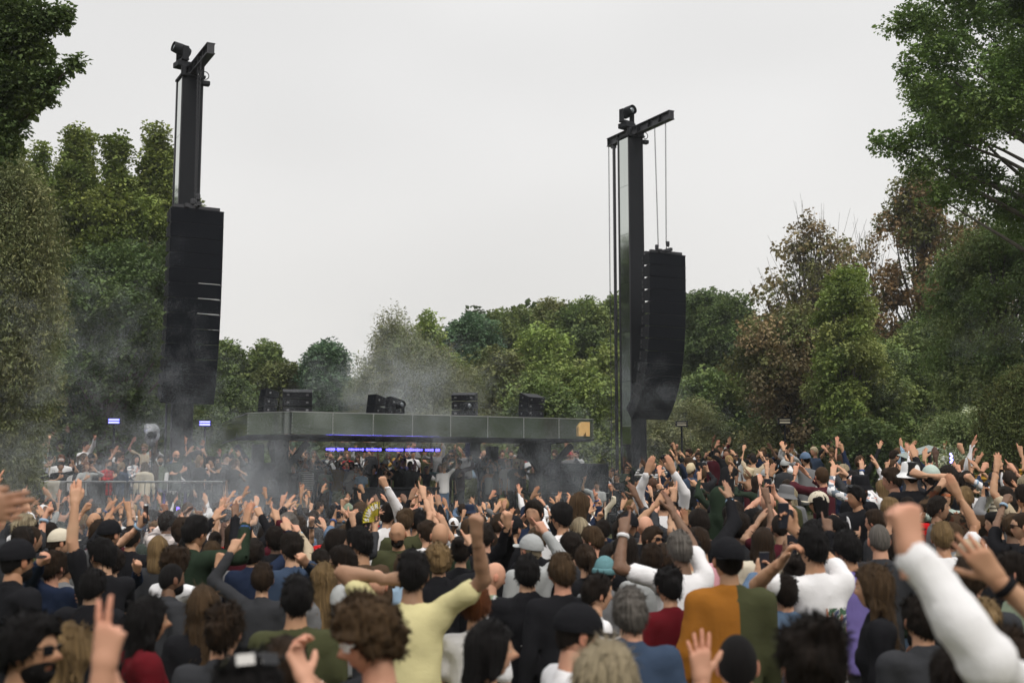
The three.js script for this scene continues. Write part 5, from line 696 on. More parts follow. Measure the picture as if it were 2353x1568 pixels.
c(432, 1214, 7.0, 45, 'sh', 'k', 'j', 'navy', 'down', 'down', { shades: 'dark' }, 'sleek black haired person in shades and navy jacket below the tower');
c(128, 1206, 7.6, 60, 'sh', 'b', 'h', 'light grey', 'bent', 'down', { hat: 'cap', hatc: 'cream' }, 'person in cream cap and light grey hoodie in the haze');
c(150, 1282, 6.4, 20, 'sh', 'd', 'j', 'grey', 'down', 'down', { skin: 'tan' }, 'dark haired person in grey jacket behind the close black hair');
NEAR.stripes = c(1206, 1268, 5.2, 2, 'sh', 'k', 'j', 'black', 'down', 'down', { skin: 'fair' }, 'person in black track jacket with white shoulder stripes and leaf mark');
c(1290, 1264, 5.0, -18, 'sh', 'l', 'l', 'black', 'down', 'down', { skin: 'pink' }, 'light brown short hair beside the striped track jacket');
c(1300, 1368, 3.3, 72, 'sh', 'd', 't', 'white', 'down', 'down', { hat: 'cap', hatc: 'black', skin: 'pink', tilt: 10 }, 'person in black cap and white tee turned sideways near the bottom edge');
c(1384, 1462, 2.7, 0, 'lo', 'p', 'l', 'cream', 'down', 'down', { fem: 1 }, 'straight pale blond long hair at the bottom edge');
c(1450, 1344, 3.75, 6, 'sh', 'g', 'j', 'slate blue', 'down', 'down', { skin: 'pink' }, 'greying short hair seen from behind above a dark blue jacket');
c(1392, 1324, 6.0, 0, 'sh', 'd', 'l', 'grey', 'down', 'down', { hat: 'beanie', hatc: 'teal' }, 'teal beanie just beyond the greying short hair');
c(1360, 1330, 4.9, 75, 'sh', 'd', 'l', 'white', 'chest', 'down', { skin: 'fair' }, 'person in white long sleeves between track jacket and greying hair');
c(1538, 1300, 5.0, -20, 'fl', 'k', 'l', 'dark red', 'down', 'down', { fem: 1, skin: 'fair' }, 'person in dark red velvet top');
c(1500, 1244, 6.0, 10, 'sh', 'b', 'l', 'light grey', 'down', 'down', {}, 'brown short hair and light grey collar beyond the dark red top');
NEAR.rust = c(1668, 1222, 4.6, -6, 'sh', 'd', 'j', 'rust', 'down', 'down', { hat: 'capback', hatc: 'black', tc2: 'olive', skin: 'tan' }, 'person in rust and olive two tone jacket with black cap');
c(1692, 1458, 3.4, 4, 'bz', 'k', 't', 'white', 'bent', 'down', { hl: [1612, 1560, 3.2], eh: [[0.2, -1, -0.2]], hy: [[0.05, 1, 0]], pose: ['open', 0], skin: 'pink' }, 'dark cropped head and white collar with open hand before the rust jacket');
c(1858, 1412, 2.55, 8, 'fl', 'd', 'j', 'black', 'down', 'down', { skin: 'pink' }, 'big dark fluffy head at the bottom edge under the printed white tee');
NEAR.print = c(1872, 1202, 5.0, -12, 'sh', 'k', 't', 'white', 'phone', 'phone', { shades: 'dark', skin: 'tan', hl: [1800, 1285, 4.7] }, 'dark haired person in white tee with colourful back print');
c(1952, 1212, 5.5, -20, 'sh', 'k', 't', 'purple', 'down', 'down', { shades: 'dark', skin: 'tan' }, 'dark haired person in purple shirt behind the printed white tee');
c(2012, 1288, 4.3, -74, 'lo', 'l', 'j', 'black', 'down', 'down', { fem: 1 }, 'long haired person in black jacket in profile beside the printed white tee');
c(2014, 1204, 6.1, 0, 'bz', 'g', 'l', 'charcoal', 'down', 'down', { skin: 'pink' }, 'grey buzz cut above the profile in the black jacket');
NEAR.bigarm = c(2500, 1285, 2.95, -6, 'sh', 'b', 'l', 'white', 'high', 'down', { abs: 1, hl: [2092, 1268, 2.8], fold: 0.012, eh: [[-0.7, -1, -0.1]], hy: [[0.06, 1, 0.05]], pose: ['fist', 0], skin: 'pink' }, 'huge raised fist in white sleeve reaching up from the bottom corner');
c(2216, 1268, 4.3, 30, 'sh', 'b', 't', 'charcoal', 'down', 'down', { skin: 'pink' }, 'short brown faded hair beside the huge white sleeve');
c(2326, 1262, 4.6, -78, 'sh', 'd', 't', 'sage green', 'down', 'down', { skin: 'pink' }, 'person in sage green tee in profile facing the faded hair');
c(2232, 1228, 5.6, 5, 'sh', 'd', 'l', 'black', 'down', 'down', { hat: 'cap', hatc: 'beige' }, 'beige cap above the short faded hair');
c(2262, 1378, 3.9, 0, 'po', 'y', 'l', 'black', 'down', 'down', { fem: 1 }, 'blond ponytail in front of the faded hair');
c(2312, 1430, 2.8, 0, 'sh', 'b', 't', 'white', 'down', 'bent', { hr: [2290, 1330, 2.9], band: [0, 'black'], skin: 'tan' }, 'brown haired person in white tee with bent arm in the bottom corner');
c(2146, 1340, 4.8, -60, 'sh', 'd', 'h', 'white', 'down', 'down', { hood: 1, skin: 'olive' }, 'person with white hood up behind the huge white sleeve');
c(1800, 1330, 4.9, -10, 'sh', 'd', 'j', 'denim', 'phone', 'down', { skin: 'fair' }, 'person in denim jacket between rust jacket and printed white tee');
c(1816, 1290, 6.2, 20, 'lo', 'p', 'k', 'red', 'down', 'down', { fem: 1, skin: 'pink' }, 'pale blond person in red top beyond the denim jacket');
c(-470, 1250, 3.5, 8, 'sh', 'd', 't', 'grey', 'down', 'side', { abs: 1, hr: [-34, 1124, 3.35], eh: [0, [-0.2, -1, 0]], hy: [0, [-1, 0.12, 0.1]], pose: [0, 'flat'], skin: 'olive' }, 'flat tanned hand reaching in from the frame edge above the crowd');
c(2112, 1398, 3.9, -10, 'sh', 'd', 'j', 'charcoal', 'down', 'down', { skin: 'fair' }, 'dark short hair in charcoal jacket right behind the huge white sleeve');
c(2206, 1466, 3.1, 5, 'lo', 'd', 'l', 'black', 'down', 'down', { fem: 1 }, 'long dark hair at the bottom edge under the blond ponytail');
c(640, 1452, 3.3, 10, 'po', 'b', 'l', 'navy', 'down', 'down', { fem: 1 }, 'brown ponytail in navy top below the lettered olive tee');
// --- second band
const M2 = [
  [2086, 1056, 13.2, 0, 'sh', 'd', 't', 'black', 'down', 'up', { hat: 'bucket', hatc: 'white', cow: 1, hr: [2118, 1090, 13] }, 'person in cow print bucket hat'],
  [2136, 1062, 13.4, 10, 'sh', 'd', 'l', 'black', 'down', 'down', { hat: 'cap', hatc: 'mint' }, 'mint cap beside the cow print hat'],
  [2182, 1066, 13.6, -10, 'lo', 'd', 'l', 'black', 'fore', 'down', { fem: 1, skin: 'tan' }, 'dark long hair past the mint cap'],
  [2218, 1084, 12.6, 20, 'cu', 'd', 'l', 'white', 'down', 'high', { hr: [2236, 1105, 12.2], pose: [0, 'fist'], band: [0, 'light blue'] }, 'white long sleeve with fist up under the yew'],
  [1972, 1086, 12, 60, 'sh', 'r', 'j', 'black', 'down', 'down', { hat: 'bucket', hatc: 'black', beard: 1, bc: 'r', skin: 'pink' }, 'ginger bearded person in black bucket hat'],
  [2056, 1072, 11.8, -70, 'fl', 'b', 't', 'white', 'down', 'down', { skin: 'pink' }, 'fluffy brown hair and white tee in profile'],
  [1888, 1122, 10.8, -75, 'lo', 'k', 't', 'black', 'down', 'down', { fem: 1, hat: 'cap', hatc: 'cream', shades: 'dark', skin: 'tan' }, 'cream cap and dark shades in profile'],
  [1968, 1112, 10.3, -110, 'sh', 'k', 'j', 'black', 'down', 'fore', { shades: 'up', inner: 'white', skin: 'tan', hr: [1905, 1190, 9.8], pose: [0, 'point'] }, 'smiling person, shades on head, black jacket over white tee'],
  [2168, 1112, 11, 200, 'cu', 'l', 'h', 'mint', 'up', 'up', { fem: 1, shades: 'amber', tilt: -14, hl: [2206, 1190, 10.6], hr: [2118, 1185, 10.6], pose: ['open', 'open'] }, 'laughing curly haired person in mint hoodie and amber glasses'],
  [2316, 1114, 10.8, -85, 'lo', 'd', 'l', 'black', 'down', 'down', { fem: 1 }, 'long dark haired person in profile by the wire fence'],
  [2292, 1172, 8.2, -80, 'sh', 'k', 't', 'black', 'down', 'bent', { inner: 'white', skin: 'fair' }, 'black haired profile below the long dark hair by the fence'],
  [2338, 1196, 8.4, -70, 'sh', 'd', 'j', 'navy', 'down', 'down', { shades: 'dark' }, 'dark shades and navy jacket at the frame edge'],
  [1338, 1186, 8.2, 5, 'lo', 'p', 'l', 'black', 'down', 'down', { fem: 1 }, 'pale blond hair in the middle of the crowd'],
  [1294, 1152, 8.1, -35, 'fl', 'k', 't', 'white', 'down', 'down', { shades: 'dark', skin: 'tan' }, 'black fluffy hair, shades and white tee in the middle of the crowd'],
  [1232, 1144, 9.2, 205, 'sh', 'd', 'j', 'navy', 'down', 'down', { inner: 'white', skin: 'fair' }, 'smiling face turned to the camera under the stage corner'],
  [1322, 1128, 10.2, 60, 'lo', 'l', 'l', 'white', 'down', 'down', { fem: 1 }, 'light brown long hair turned sideways under the emblem'],
  [1658, 1116, 11, 0, 'sh', 'd', 'h', 'dark green', 'down', 'down', { hood: 1 }, 'dark green hood seen from behind'],
  [1764, 1128, 10.6, 15, 'ba', 'd', 't', 'black', 'phone', 'phone', { skin: 'pink' }, 'bald head under the second unlit lamp'],
  [1520, 1122, 10.8, 5, 'fl', 'b', 'l', 'white', 'high', 'high', { hl: [1487, 1085, 10.6], hr: [1546, 1082, 10.6], pose: ['flat', 'flat'] }, 'person stretching both white sleeves straight up by the mirror tower'],
  [1484, 1182, 8.4, 30, 'ba', 'd', 't', 'beige', 'down', 'bent', { skin: 'pink', hl: 0 }, 'bald head in beige tee below the mirror tower'],
  [1438, 1170, 8.2, 185, 'sh', 'd', 't', 'black', 'down', 'down', { hat: 'cap', hatc: 'black', skin: 'tan' }, 'black cap facing the camera below the mirror tower'],
  [1588, 1222, 5.9, -112, 'fl', 'k', 'l', 'cream', 'down', 'down', { skin: 'fair', tilt: 10 }, 'dark fluffy haired face looking down in cream cardigan'],
  [1444, 1220, 6.4, 0, 'lo', 'd', 'l', 'black', 'down', 'down', { fem: 1 }, 'long dark hair seen from behind, middle of the crowd'],
  [1346, 1244, 6.1, -20, 'po', 'b', 'l', 'black', 'down', 'down', { fem: 1 }, 'brown half ponytail in the middle of the crowd'],
  [1398, 1246, 6.6, 150, 'lo', 'd', 'l', 'black', 'down', 'down', { fem: 1, skin: 'tan' }, 'dark haired face half hidden beside the brown half ponytail'],
  [1226, 1206, 7.0, 3, 'bu', 'l', 'l', 'black', 'down', 'down', { fem: 1 }, 'light brown hair tied up, seen from behind'],
  [1306, 1222, 7.0, 5, 'cu', 'd', 't', 'charcoal', 'down', 'down', {}, 'dark curls behind the brown half ponytail'],
  [1524, 1250, 6.9, 0, 'cu', 'b', 't', 'grey', 'down', 'down', {}, 'round brown curls beyond the light grey collar'],
  [914, 1196, 8.0, 190, 'ba', 'd', 't', 'olive', 'down', 'down', { beard: 1, skin: 'tan', tilt: 12 }, 'bald bearded face turned to the camera before the stage'],
  [818, 1180, 8.8, 80, 'fl', 'k', 't', 'grey', 'bent', 'down', { shades: 'dark', beard: 1, skin: 'fair' }, 'bearded profile in dark shades before the stage'],
  [770, 1210, 7.3, 60, 'sh', 'd', 'j', 'charcoal', 'down', 'phone', { skin: 'fair' }, 'person in charcoal jacket holding up a black phone'],
  [1002, 1248, 6.1, -5, 'cu', 'y', 'j', 'black', 'down', 'bent', {}, 'blond curls above a black jacket in the middle of the crowd'],
  [1058, 1226, 6.4, 5, 'bu', 'd', 'l', 'black', 'down', 'high', { fem: 1, hr: [1165, 1205, 6.2] }, 'dark pinned up hair with one arm high'],
  [934, 1276, 6.5, 160, 'lo', 'l', 't', 'light blue', 'down', 'down', { fem: 1, shades: 'blue' }, 'person wearing blue mirrored goggles'],
  [926, 1166, 9.8, -5, 'fl', 'l', 't', 'olive', 'down', 'up', {}, 'light brown round head before the stage'],
  [962, 1166, 10, 5, 'sh', 'k', 't', 'beige', 'down', 'fore', {}, 'close black hair and beige collar before the stage'],
  [1930, 1236, 7.6, -5, 'fl', 'k', 't', 'black', 'down', 'down', { skin: 'tan' }, 'black hair between purple shirt and cream cap'],
  [2080, 1190, 7.4, -30, 'lo', 'b', 'j', 'red', 'down', 'down', { fem: 1 }, 'brown haired person in red jacket behind the huge raised fist'],
  [2190, 1196, 7.2, -90, 'bo', 'l', 'l', 'light grey', 'down', 'down', { fem: 1, tilt: 10 }, 'light brown bob bent forward behind the beige cap'],
  [1110, 1198, 7.6, 5, 'sh', 'd', 'l', 'black', 'down', 'up', { hr: [1168, 1215, 7.2], pose: [0, 'wave'], skin: 'pink' }, 'dark short hair with black sleeve raised before the emblem corner'],
  [1560, 1160, 8.8, 10, 'sh', 'd', 't', 'black', 'up', 'down', { skin: 'tan' }, 'dark haired person in black tee, one arm up, below the curved array'],
  [1700, 1180, 8.0, -5, 'af', 'd', 't', 'charcoal', 'down', 'up', { skin: 'brown' }, 'round dark afro hair below the second unlit lamp'],
  [1750, 1208, 6.9, 4, 'lo', 'b', 'l', 'cream', 'down', 'down', { fem: 1 }, 'long brown hair and cream sweater behind the black cap of the rust jacket'],
  [580, 1238, 7.2, 5, 'cu', 'd', 'j', 'navy', 'down', 'up', { skin: 'fair' }, 'dark curls and navy jacket in the haze before the stage corner'],
  [596, 1300, 5.6, -5, 'sh', 'b', 'l', 'charcoal', 'up', 'down', { fem: 1 }, 'brown hair in charcoal top beside the slate blue sweater'],
  [490, 1240, 7.4, 5, 'fl', 'l', 'h', 'grey', 'down', 'down', {}, 'light brown tousled hair in grey hoodie in the haze'],
  [540, 1196, 8.6, 0, 'lo', 'b', 'j', 'black', 'up', 'up', { fem: 1 }, 'long brown hair with both black sleeves up in the haze'],
  [62, 1190, 8.8, 15, 'sh', 'd', 'j', 'charcoal', 'bent', 'down', {}, 'dark short hair in charcoal jacket near the hazy frame edge'],
  [300, 1204, 8.2, 5, 'sh', 'd', 'j', 'black', 'up', 'down', { skin: 'tan' }, 'black jacketed person with one arm up below the railing'],
  [220, 1196, 8.6, 0, 'cu', 'b', 'h', 'grey', 'down', 'down', {}, 'brown curls over a grey hood in the haze below the railing'],
];
for (const r of M2) { const o = r[10]; if (o.cow) { o.hatm = new THREE.MeshStandardMaterial({ roughness: 0.95, map: noiseTex(128, 128, (u, v) => { const a = noise3(u * 9 + 3, v * 5, 2) > 0.12 ? 0.04 : 0.9; return [a, a, a]; }) }); capGeo('bucket'); } if (r[8] === 'down' && r[9] === 'down' && !o.band) o.band = undefined; c(...r); }
// --- the rest of the crowd, placed on the ground and kept apart
const HCOL = [['k', 16], ['d', 30], ['b', 24], ['l', 12], ['y', 10], ['p', 3], ['r', 3], ['g', 2]], TCOL = [['black', 34], ['charcoal', 12], ['navy', 9], ['white', 19], ['grey', 6], ['light grey', 6], ['cream', 3], ['beige', 3], ['olive', 4], ['dark green', 3], ['brown', 3], ['red', 1.4], ['burgundy', 2], ['denim', 3], ['light blue', 2], ['sage green', 1.5], ['mustard', 0.8], ['pink', 0.6], ['slate blue', 3], ['teal', 0.7]], SK = [['fair', 34], ['pink', 24], ['tan', 22], ['olive', 10], ['brown', 6], ['deep', 3]];
const pick = (l, R) => { let t = 0; for (const q of l) t += q[1]; let r = R() * t; for (const q of l) { r -= q[1]; if (r <= 0) return q[0]; } return l[0][0]; };
const STYLE = { sh: 'short', fl: 'tousled', cu: 'curly', lo: 'long', bo: 'bobbed', po: 'ponytailed', bu: 'pinned up', ba: 'bald', bz: 'cropped', af: 'afro' }, GARM = { t: 'tee', l: 'sweater', h: 'hoodie', j: 'jacket', k: 'tank top' };
const ARMW = { up: 'arm up', high: 'arm stretched high', fore: 'arm reaching forward', bent: 'arm bent up', side: 'arm out', chest: 'hand at chest', clap: 'clapping', phone: 'holding a phone', down: '', cross: 'arm over head', face: 'hand at face' };
const seenLabel = new Set();
function zone(x, z, where) {
  const [px] = toPx(V3(x, 2, z)), D = -z;
  if (where) return where + (px < 560 ? (px < 120 ? ' by the frame edge' : px < 250 ? ' before the leaning trunk' : px < 370 ? ' by the camera pole' : ' by the tower') : px < 760 ? ' near the column side' : px < 900 ? ' under the blue bar' : px < 1040 ? ' at the middle' : px < 1180 ? ' by the hung speakers' : px < 1300 ? ' by the braced column' : px < 1440 ? ' under the emblem' : px < 1600 ? ' under the curved array' : px < 1760 ? ' past the unlit lamp' : ' before the rusty tree');
  const depth = D < 11 ? 'mid crowd' : D < 17 ? 'further in' : 'at the front';
  const col = px < 200 ? 'below the olive willow' : px < 420 ? 'below the railing' : px < 620 ? 'before the stage corner' : px < 850 ? 'before the blue bar' : px < 1060 ? 'before mid stage' : px < 1260 ? 'before the braced column' : px < 1430 ? 'below the emblem' : px < 1600 ? 'below the array' : px < 1790 ? 'below the first unlit lamp' : px < 1990 ? 'below the rusty tree' : px < 2160 ? 'below the sheet roof' : 'below the yew';
  return depth + ' ' + col;
}
function randomPerson(x, z, base, phi, armList, R, where, H0 = 1.72, o = {}) {
  for (let tryNo = 0; tryNo < 40; tryNo++) {
    const fem = R() < 0.38, hair = fem ? pick([['lo', 45], ['po', 14], ['bu', 12], ['bo', 12], ['cu', 6]], R) : pick([['sh', 46], ['fl', 24], ['cu', 11], ['bz', 10], ['ba', 5], ['af', 2]], R), hc = pick(HCOL, R), top = pick(fem ? [['t', 26], ['l', 30], ['j', 16], ['h', 10], ['k', 14]] : [['t', 40], ['l', 16], ['j', 20], ['h', 18], ['k', 3]], R), tc = pick(TCOL, R), arms = [pick(armList, R), pick(armList, R)];
    const bright = !['black', 'charcoal', 'navy', 'dark green'].includes(tc), pat = !o.mass && bright && top !== 'k' && R() < 0.3 ? pick([['striped', 3], ['checked', top === 'j' || top === 'l' ? 3 : 0.4], ['printed', 2]], R) : 0, hat = R() < 0.13 ? pick([['cap', 5], ['capback', 3], ['beanie', 2], ['bucket', 1.5]], R) : 0, hatc = pick(TCOL, R), face = Math.abs(((phi + 540) % 360) - 180) > 60, shades = face && R() < 0.45 ? 'dark' : 0, beard = !fem && face && R() < 0.35;
    const acts = arms.filter((a) => a !== 'down'), act = !acts.length ? 'arms down' : acts.length === 2 && arms[0] === arms[1] ? (arms[0] === 'clap' ? 'clapping' : 'both ' + ARMW[arms[0]].replace('arm', 'arms').replace('hand', 'hands')) : acts.includes('phone') ? 'holding a phone' : ARMW[acts[0]];
    const h = hat ? hatc + ' ' + (hat === 'cap' ? 'cap' : hat === 'capback' ? 'backward cap' : hat === 'bucket' ? 'bucket hat' : 'beanie') : hair === 'ba' ? 'bald head' : STYLE[hair] + ' ' + HAIR[hc][3] + ' hair';
    let label = `${h}, ${pat ? pat + ' ' : ''}${tc} ${GARM[top]}, ${act}, ${zone(x, z, where)}`; if (label.split(/\s+/).length > 16) label = `${h}, ${pat ? pat + ' ' : ''}${tc} ${GARM[top]}, ${zone(x, z, where)}`;
    if (!o.mass) { if (seenLabel.has(label) || label.split(/\s+/).length > 16) continue; seenLabel.add(label); }
    const H = clamp((fem ? H0 - 0.08 : H0 + 0.05) + (R() + R() - 1) * 0.1, 1.52, 1.95);
    spots.push([x, z]);
    return person({ x, z, base, H, phi, hair, hc, top, tc, arms, skin: pick(SK, R), pat, fem, hat, hatc, shades, beard, label, seed: ++seedNo, tilt: (R() - 0.6) * 14, turn: (R() - 0.5) * 50, group: where ? 'people on and around the stage' : 'people in the festival crowd', legs: pick([['charcoal', 4], ['denim', 3], ['black', 4], ['beige', 1], ['brown', 1]], R), pushed: R() < 0.25, band: arms.map((a) => (a !== 'down' && R() < 0.22 ? pick([['blue', 3], ['light blue', 2], ['black', 2], ['white', 1]], R) : 0)), ...o });
  }
}
{
  const R = mulberry(4242), raised = [['up', 15], ['high', 7], ['fore', 12], ['bent', 14], ['down', 46], ['side', 2], ['clap', 3], ['phone', 2], ['chest', 3]], eager = [['up', 24], ['high', 14], ['fore', 16], ['bent', 16], ['down', 26], ['clap', 3]], mixed = [['down', 56], ['up', 10], ['high', 6], ['fore', 10], ['bent', 12], ['chest', 4], ['phone', 2.5], ['clap', 2]], some = [['down', 58], ['up', 10], ['high', 7], ['fore', 8], ['bent', 12], ['chest', 5], ['phone', 2]];
  const free = (x, z, d) => spots.every(([a, b]) => (a - x) ** 2 + (b - z) ** 2 > d * d);
  let n = 0;
  const fill = (count, D0, D1, px0, px1, gap, arms, phi0, spread, o = {}, tries = 5000) => { for (let t = 0, k = 0; t < tries && k < count; t++) { const D = Math.sqrt(lerp(D0 * D0, D1 * D1, R())), px = lerp(px0, px1, R()), x = (px - CX) / FOCAL * D / CP, z = -D; if (!free(x, z, gap)) continue; if (D > 25.6 && x < 3.5) continue; if (randomPerson(x, z, ground(x, z), phi0 + (R() < 0.12 ? 150 : 0) + (R() - 0.5) * spread - Math.atan2(x + 2, 33 - D) * 25, arms, R, null, D < 14 ? 1.64 : x > 2 ? 1.7 : 1.59, o)) { k++; n++; } } };
  fill(12, 7.6, 10, -20, 2370, 0.5, some, 0, 110);
  fill(36, 9.6, 13.5, -20, 2370, 0.55, mixed, 0, 120);
  fill(18, 13.2, 21, 640, 1500, 0.6, eager, 0, 70);
  fill(16, 13.2, 19, 1400, 2352, 0.62, eager, 0, 90);
  fill(18, 13.2, 19, 0, 2352, 0.66, raised, 0, 90);
  fill(62, 18.8, 25.4, 30, 1500, 0.6, eager, 0, 90, { mass: 1, lod: 4 });
  fill(26, 18.5, 28, 1480, 2340, 0.66, raised, 0, 140, { mass: 1, lod: 4 });
  fill(16, 8.6, 12.4, -10, 2360, 0.44, mixed, 0, 120);
  fill(34, 14.5, 19.5, 0, 2352, 0.5, eager, 0, 100, { mass: 1, lod: 4 });
}
{ // --- people on the platform, on the stage, behind it and on the rise beside the mirror tower: they face the camera
  const R = mulberry(991), easy = [['down', 50], ['bent', 10], ['chest', 14], ['up', 8], ['fore', 6], ['face', 4], ['high', 3], ['phone', 4], ['clap', 3]];
  const free = (x, z, d) => spots.every(([a, b]) => (a - x) ** 2 + (b - z) ** 2 > d * d), W = (px, D) => (px - CX) / FOCAL * D / CP;
  const pl = 'on the railed platform', G2 = { group: 'people on and around the stage' };
  const P = (px, py, D, phi, hair, hc, top, tc, La, Ra, o, l) => c(px, py, D, phi, hair, hc, top, tc, La, Ra, { base: DECK, ...G2, ...o }, l);
  P(196, 1012, 29.5, 110, 'sh', 'd', 'l', 'white', 'high', 'down', { base: DECK + 0.3, hl: [217, 1006, 29.3], pose: ['point', 0], skin: 'pink' }, 'person in white sweater pointing at the sky on the platform');
  P(70, 1040, 27.6, 150, 'sh', 'y', 'k', 'white', 'bent', 'bent', { shades: 'dark', beard: 1, skin: 'pink' }, 'bearded blond in white tank top and shades on the platform');
  P(140, 1042, 27.8, 165, 'sh', 'r', 'h', 'white', 'down', 'down', { shades: 'white', beard: 1, inner: 'white', skin: 'pink' }, 'ginger beard, white glasses and white hoodie on the platform');
  P(90, 1018, 29.2, 120, 'sh', 'd', 't', 'light blue', 'high', 'fore', { hat: 'cap', hatc: 'black', hl: [113, 1005, 29], pose: ['fist', 0] }, 'light blue tee and black cap with fist high on the platform');
  P(198, 1070, 27.0, 150, 'lo', 'r', 'l', 'light grey', 'up', 'chest', { fem: 1, hl: [218, 1080, 26.9] }, 'long ginger haired person in light grey sweater leaning on the railing');
  P(245, 1055, 27.3, 110, 'bz', 'd', 'j', 'red', 'down', 'chest', { pat: 'checked', beard: 1, skin: 'tan' }, 'person in red checked shirt at the railing');
  P(262, 1018, 29.4, 150, 'sh', 'd', 'j', 'black', 'down', 'down', { hat: 'cap', hatc: 'black', inner: 'white', base: DECK + 0.3 }, 'black cap and open black jacket over white tee on the platform');
  P(282, 1026, 29.2, 210, 'sh', 'd', 'j', 'black', 'chest', 'down', { beard: 1, base: DECK + 0.3 }, 'bearded person in black jacket turned aside on the platform');
  P(208, 1038, 28.2, 170, 'sh', 'd', 't', 'charcoal', 'down', 'down', { hat: 'cap', hatc: 'black', beard: 1 }, 'black cap and charcoal tee in front of the pointing person');
  P(332, 1074, 27.2, -20, 'lo', 'l', 'h', 'cream', 'down', 'down', { fem: 1 }, 'person in cream hoodie with long light brown hair by the camera pole');
  P(352, 1028, 28.8, 80, 'sh', 'k', 'j', 'brown', 'down', 'up', { skin: 'deep', pose: [0, 'wave'] }, 'dark skinned person in brown jacket reaching to the camera pole');
  P(396, 1056, 28.0, 130, 'lo', 'r', 'l', 'white', 'chest', 'chest', { fem: 1, hat: 'cap', hatc: 'blue' }, 'ginger haired person in blue cap bent over beside the tower');
  P(280, 1076, 27.4, 20, 'po', 'y', 'j', 'slate blue', 'down', 'down', { fem: 1 }, 'blond ponytail in slate blue jacket on the platform');
  P(138, 1062, 27.1, 150, 'sh', 'k', 't', 'black', 'bent', 'chest', { skin: 'tan' }, 'black tee with hand raised at the railing over the pale jacket');
  P(86, 1074, 27.1, 160, 'sh', 'k', 'j', 'black', 'chest', 'chest', { hat: 'cap', hatc: 'black', skin: 'tan' }, 'black cap and black jacket leaning on the railing at the frame edge');
  P(458, 1046, 28.4, 120, 'lo', 'y', 'l', 'black', 'chest', 'down', { fem: 1 }, 'long blond hair just past the foot of the tower');
  P(486, 1048, 28.8, 200, 'cu', 'd', 't', 'black', 'face', 'down', { fem: 1 }, 'dark curls with hand at face past the foot of the tower');
  P(518, 1040, 29.4, 140, 'sh', 'd', 'j', 'charcoal', 'bent', 'down', {}, 'charcoal jacket with hand at head before the stage corner');
  P(540, 1052, 28.6, 160, 'lo', 'y', 't', 'black', 'face', 'down', { fem: 1 }, 'curly blond person drinking before the stage corner');
  P(500, 1064, 28.0, 40, 'sh', 'b', 't', 'black', 'down', 'down', {}, 'brown short hair in black tee turned to the stage corner');
  const spread = (count, px0, px1, D0, D1, base, phi0, sp, gap, where, arms = easy, H0 = 1.72, o = {}) => { for (let t = 0, k = 0; t < 1500 && k < count; t++) { const D = lerp(D0, D1, R()), x = W(lerp(px0, px1, R()), D), z = -D; if (!free(x, z, gap)) continue; const b = base === null ? ground(x, z) : base; if (randomPerson(x, z, b, phi0 + (R() - 0.5) * sp, arms, R, where, H0, o)) k++; } };
  spread(7, -10, 330, 27.2, 29.6, DECK, 140, 80, 0.52, pl);
  spread(7, 0, 350, 30.2, 33, DECK + 0.3, 140, 80, 0.55, pl, [['up', 30], ['down', 30], ['fore', 20], ['high', 14]]);
  spread(5, 455, 575, 27.5, 30.6, DECK, 150, 80, 0.5, pl); 
  const st = 'on the stage', be = 'behind the stage', ri = 'on the rise';
  spread(11, 675, 1110, 33.2, 35.0, 0.98, 180, 60, 0.44, st, easy, 1.62);
  spread(14, 675, 1225, 36.2, 38.6, 0.98, 180, 50, 0.44, st, easy, 1.74);
  spread(58, 655, 1330, 40.6, 44.2, 1.38, 180, 50, 0.4, be, easy, 1.76, { mass: 1, lod: 4 });
  spread(20, 680, 1225, 35.2, 39.2, 0.98, 180, 50, 0.4, st, easy, 1.7, { mass: 1, lod: 4 });
  spread(16, 1270, 1445, 34, 40, null, 200, 70, 0.42, ri, easy, 1.72, { mass: 1, lod: 4 });
  spread(20, 1495, 1900, 30, 39, null, 210, 70, 0.46, ri, easy, 1.72, { mass: 1, lod: 4 });
  spread(14, 0, 560, 27.4, 33, DECK, 140, 80, 0.46, pl, easy, 1.72, { mass: 1, lod: 4 });
  spread(10, 1265, 1445, 33.5, 39, null, 200, 70, 0.46, ri);
  spread(20, 1490, 1920, 29, 38, null, 210, 70, 0.5, ri);
  const crowd = mesh('distant_crowd', mergeGeometries(massGeo), new THREE.MeshPhysicalMaterial({ vertexColors: true, roughness: 0.85, specularIntensity: 0.25 })); tag(crowd, 'dense mass of small far off people before and behind the stage', 'crowd', null, 'stuff');
}
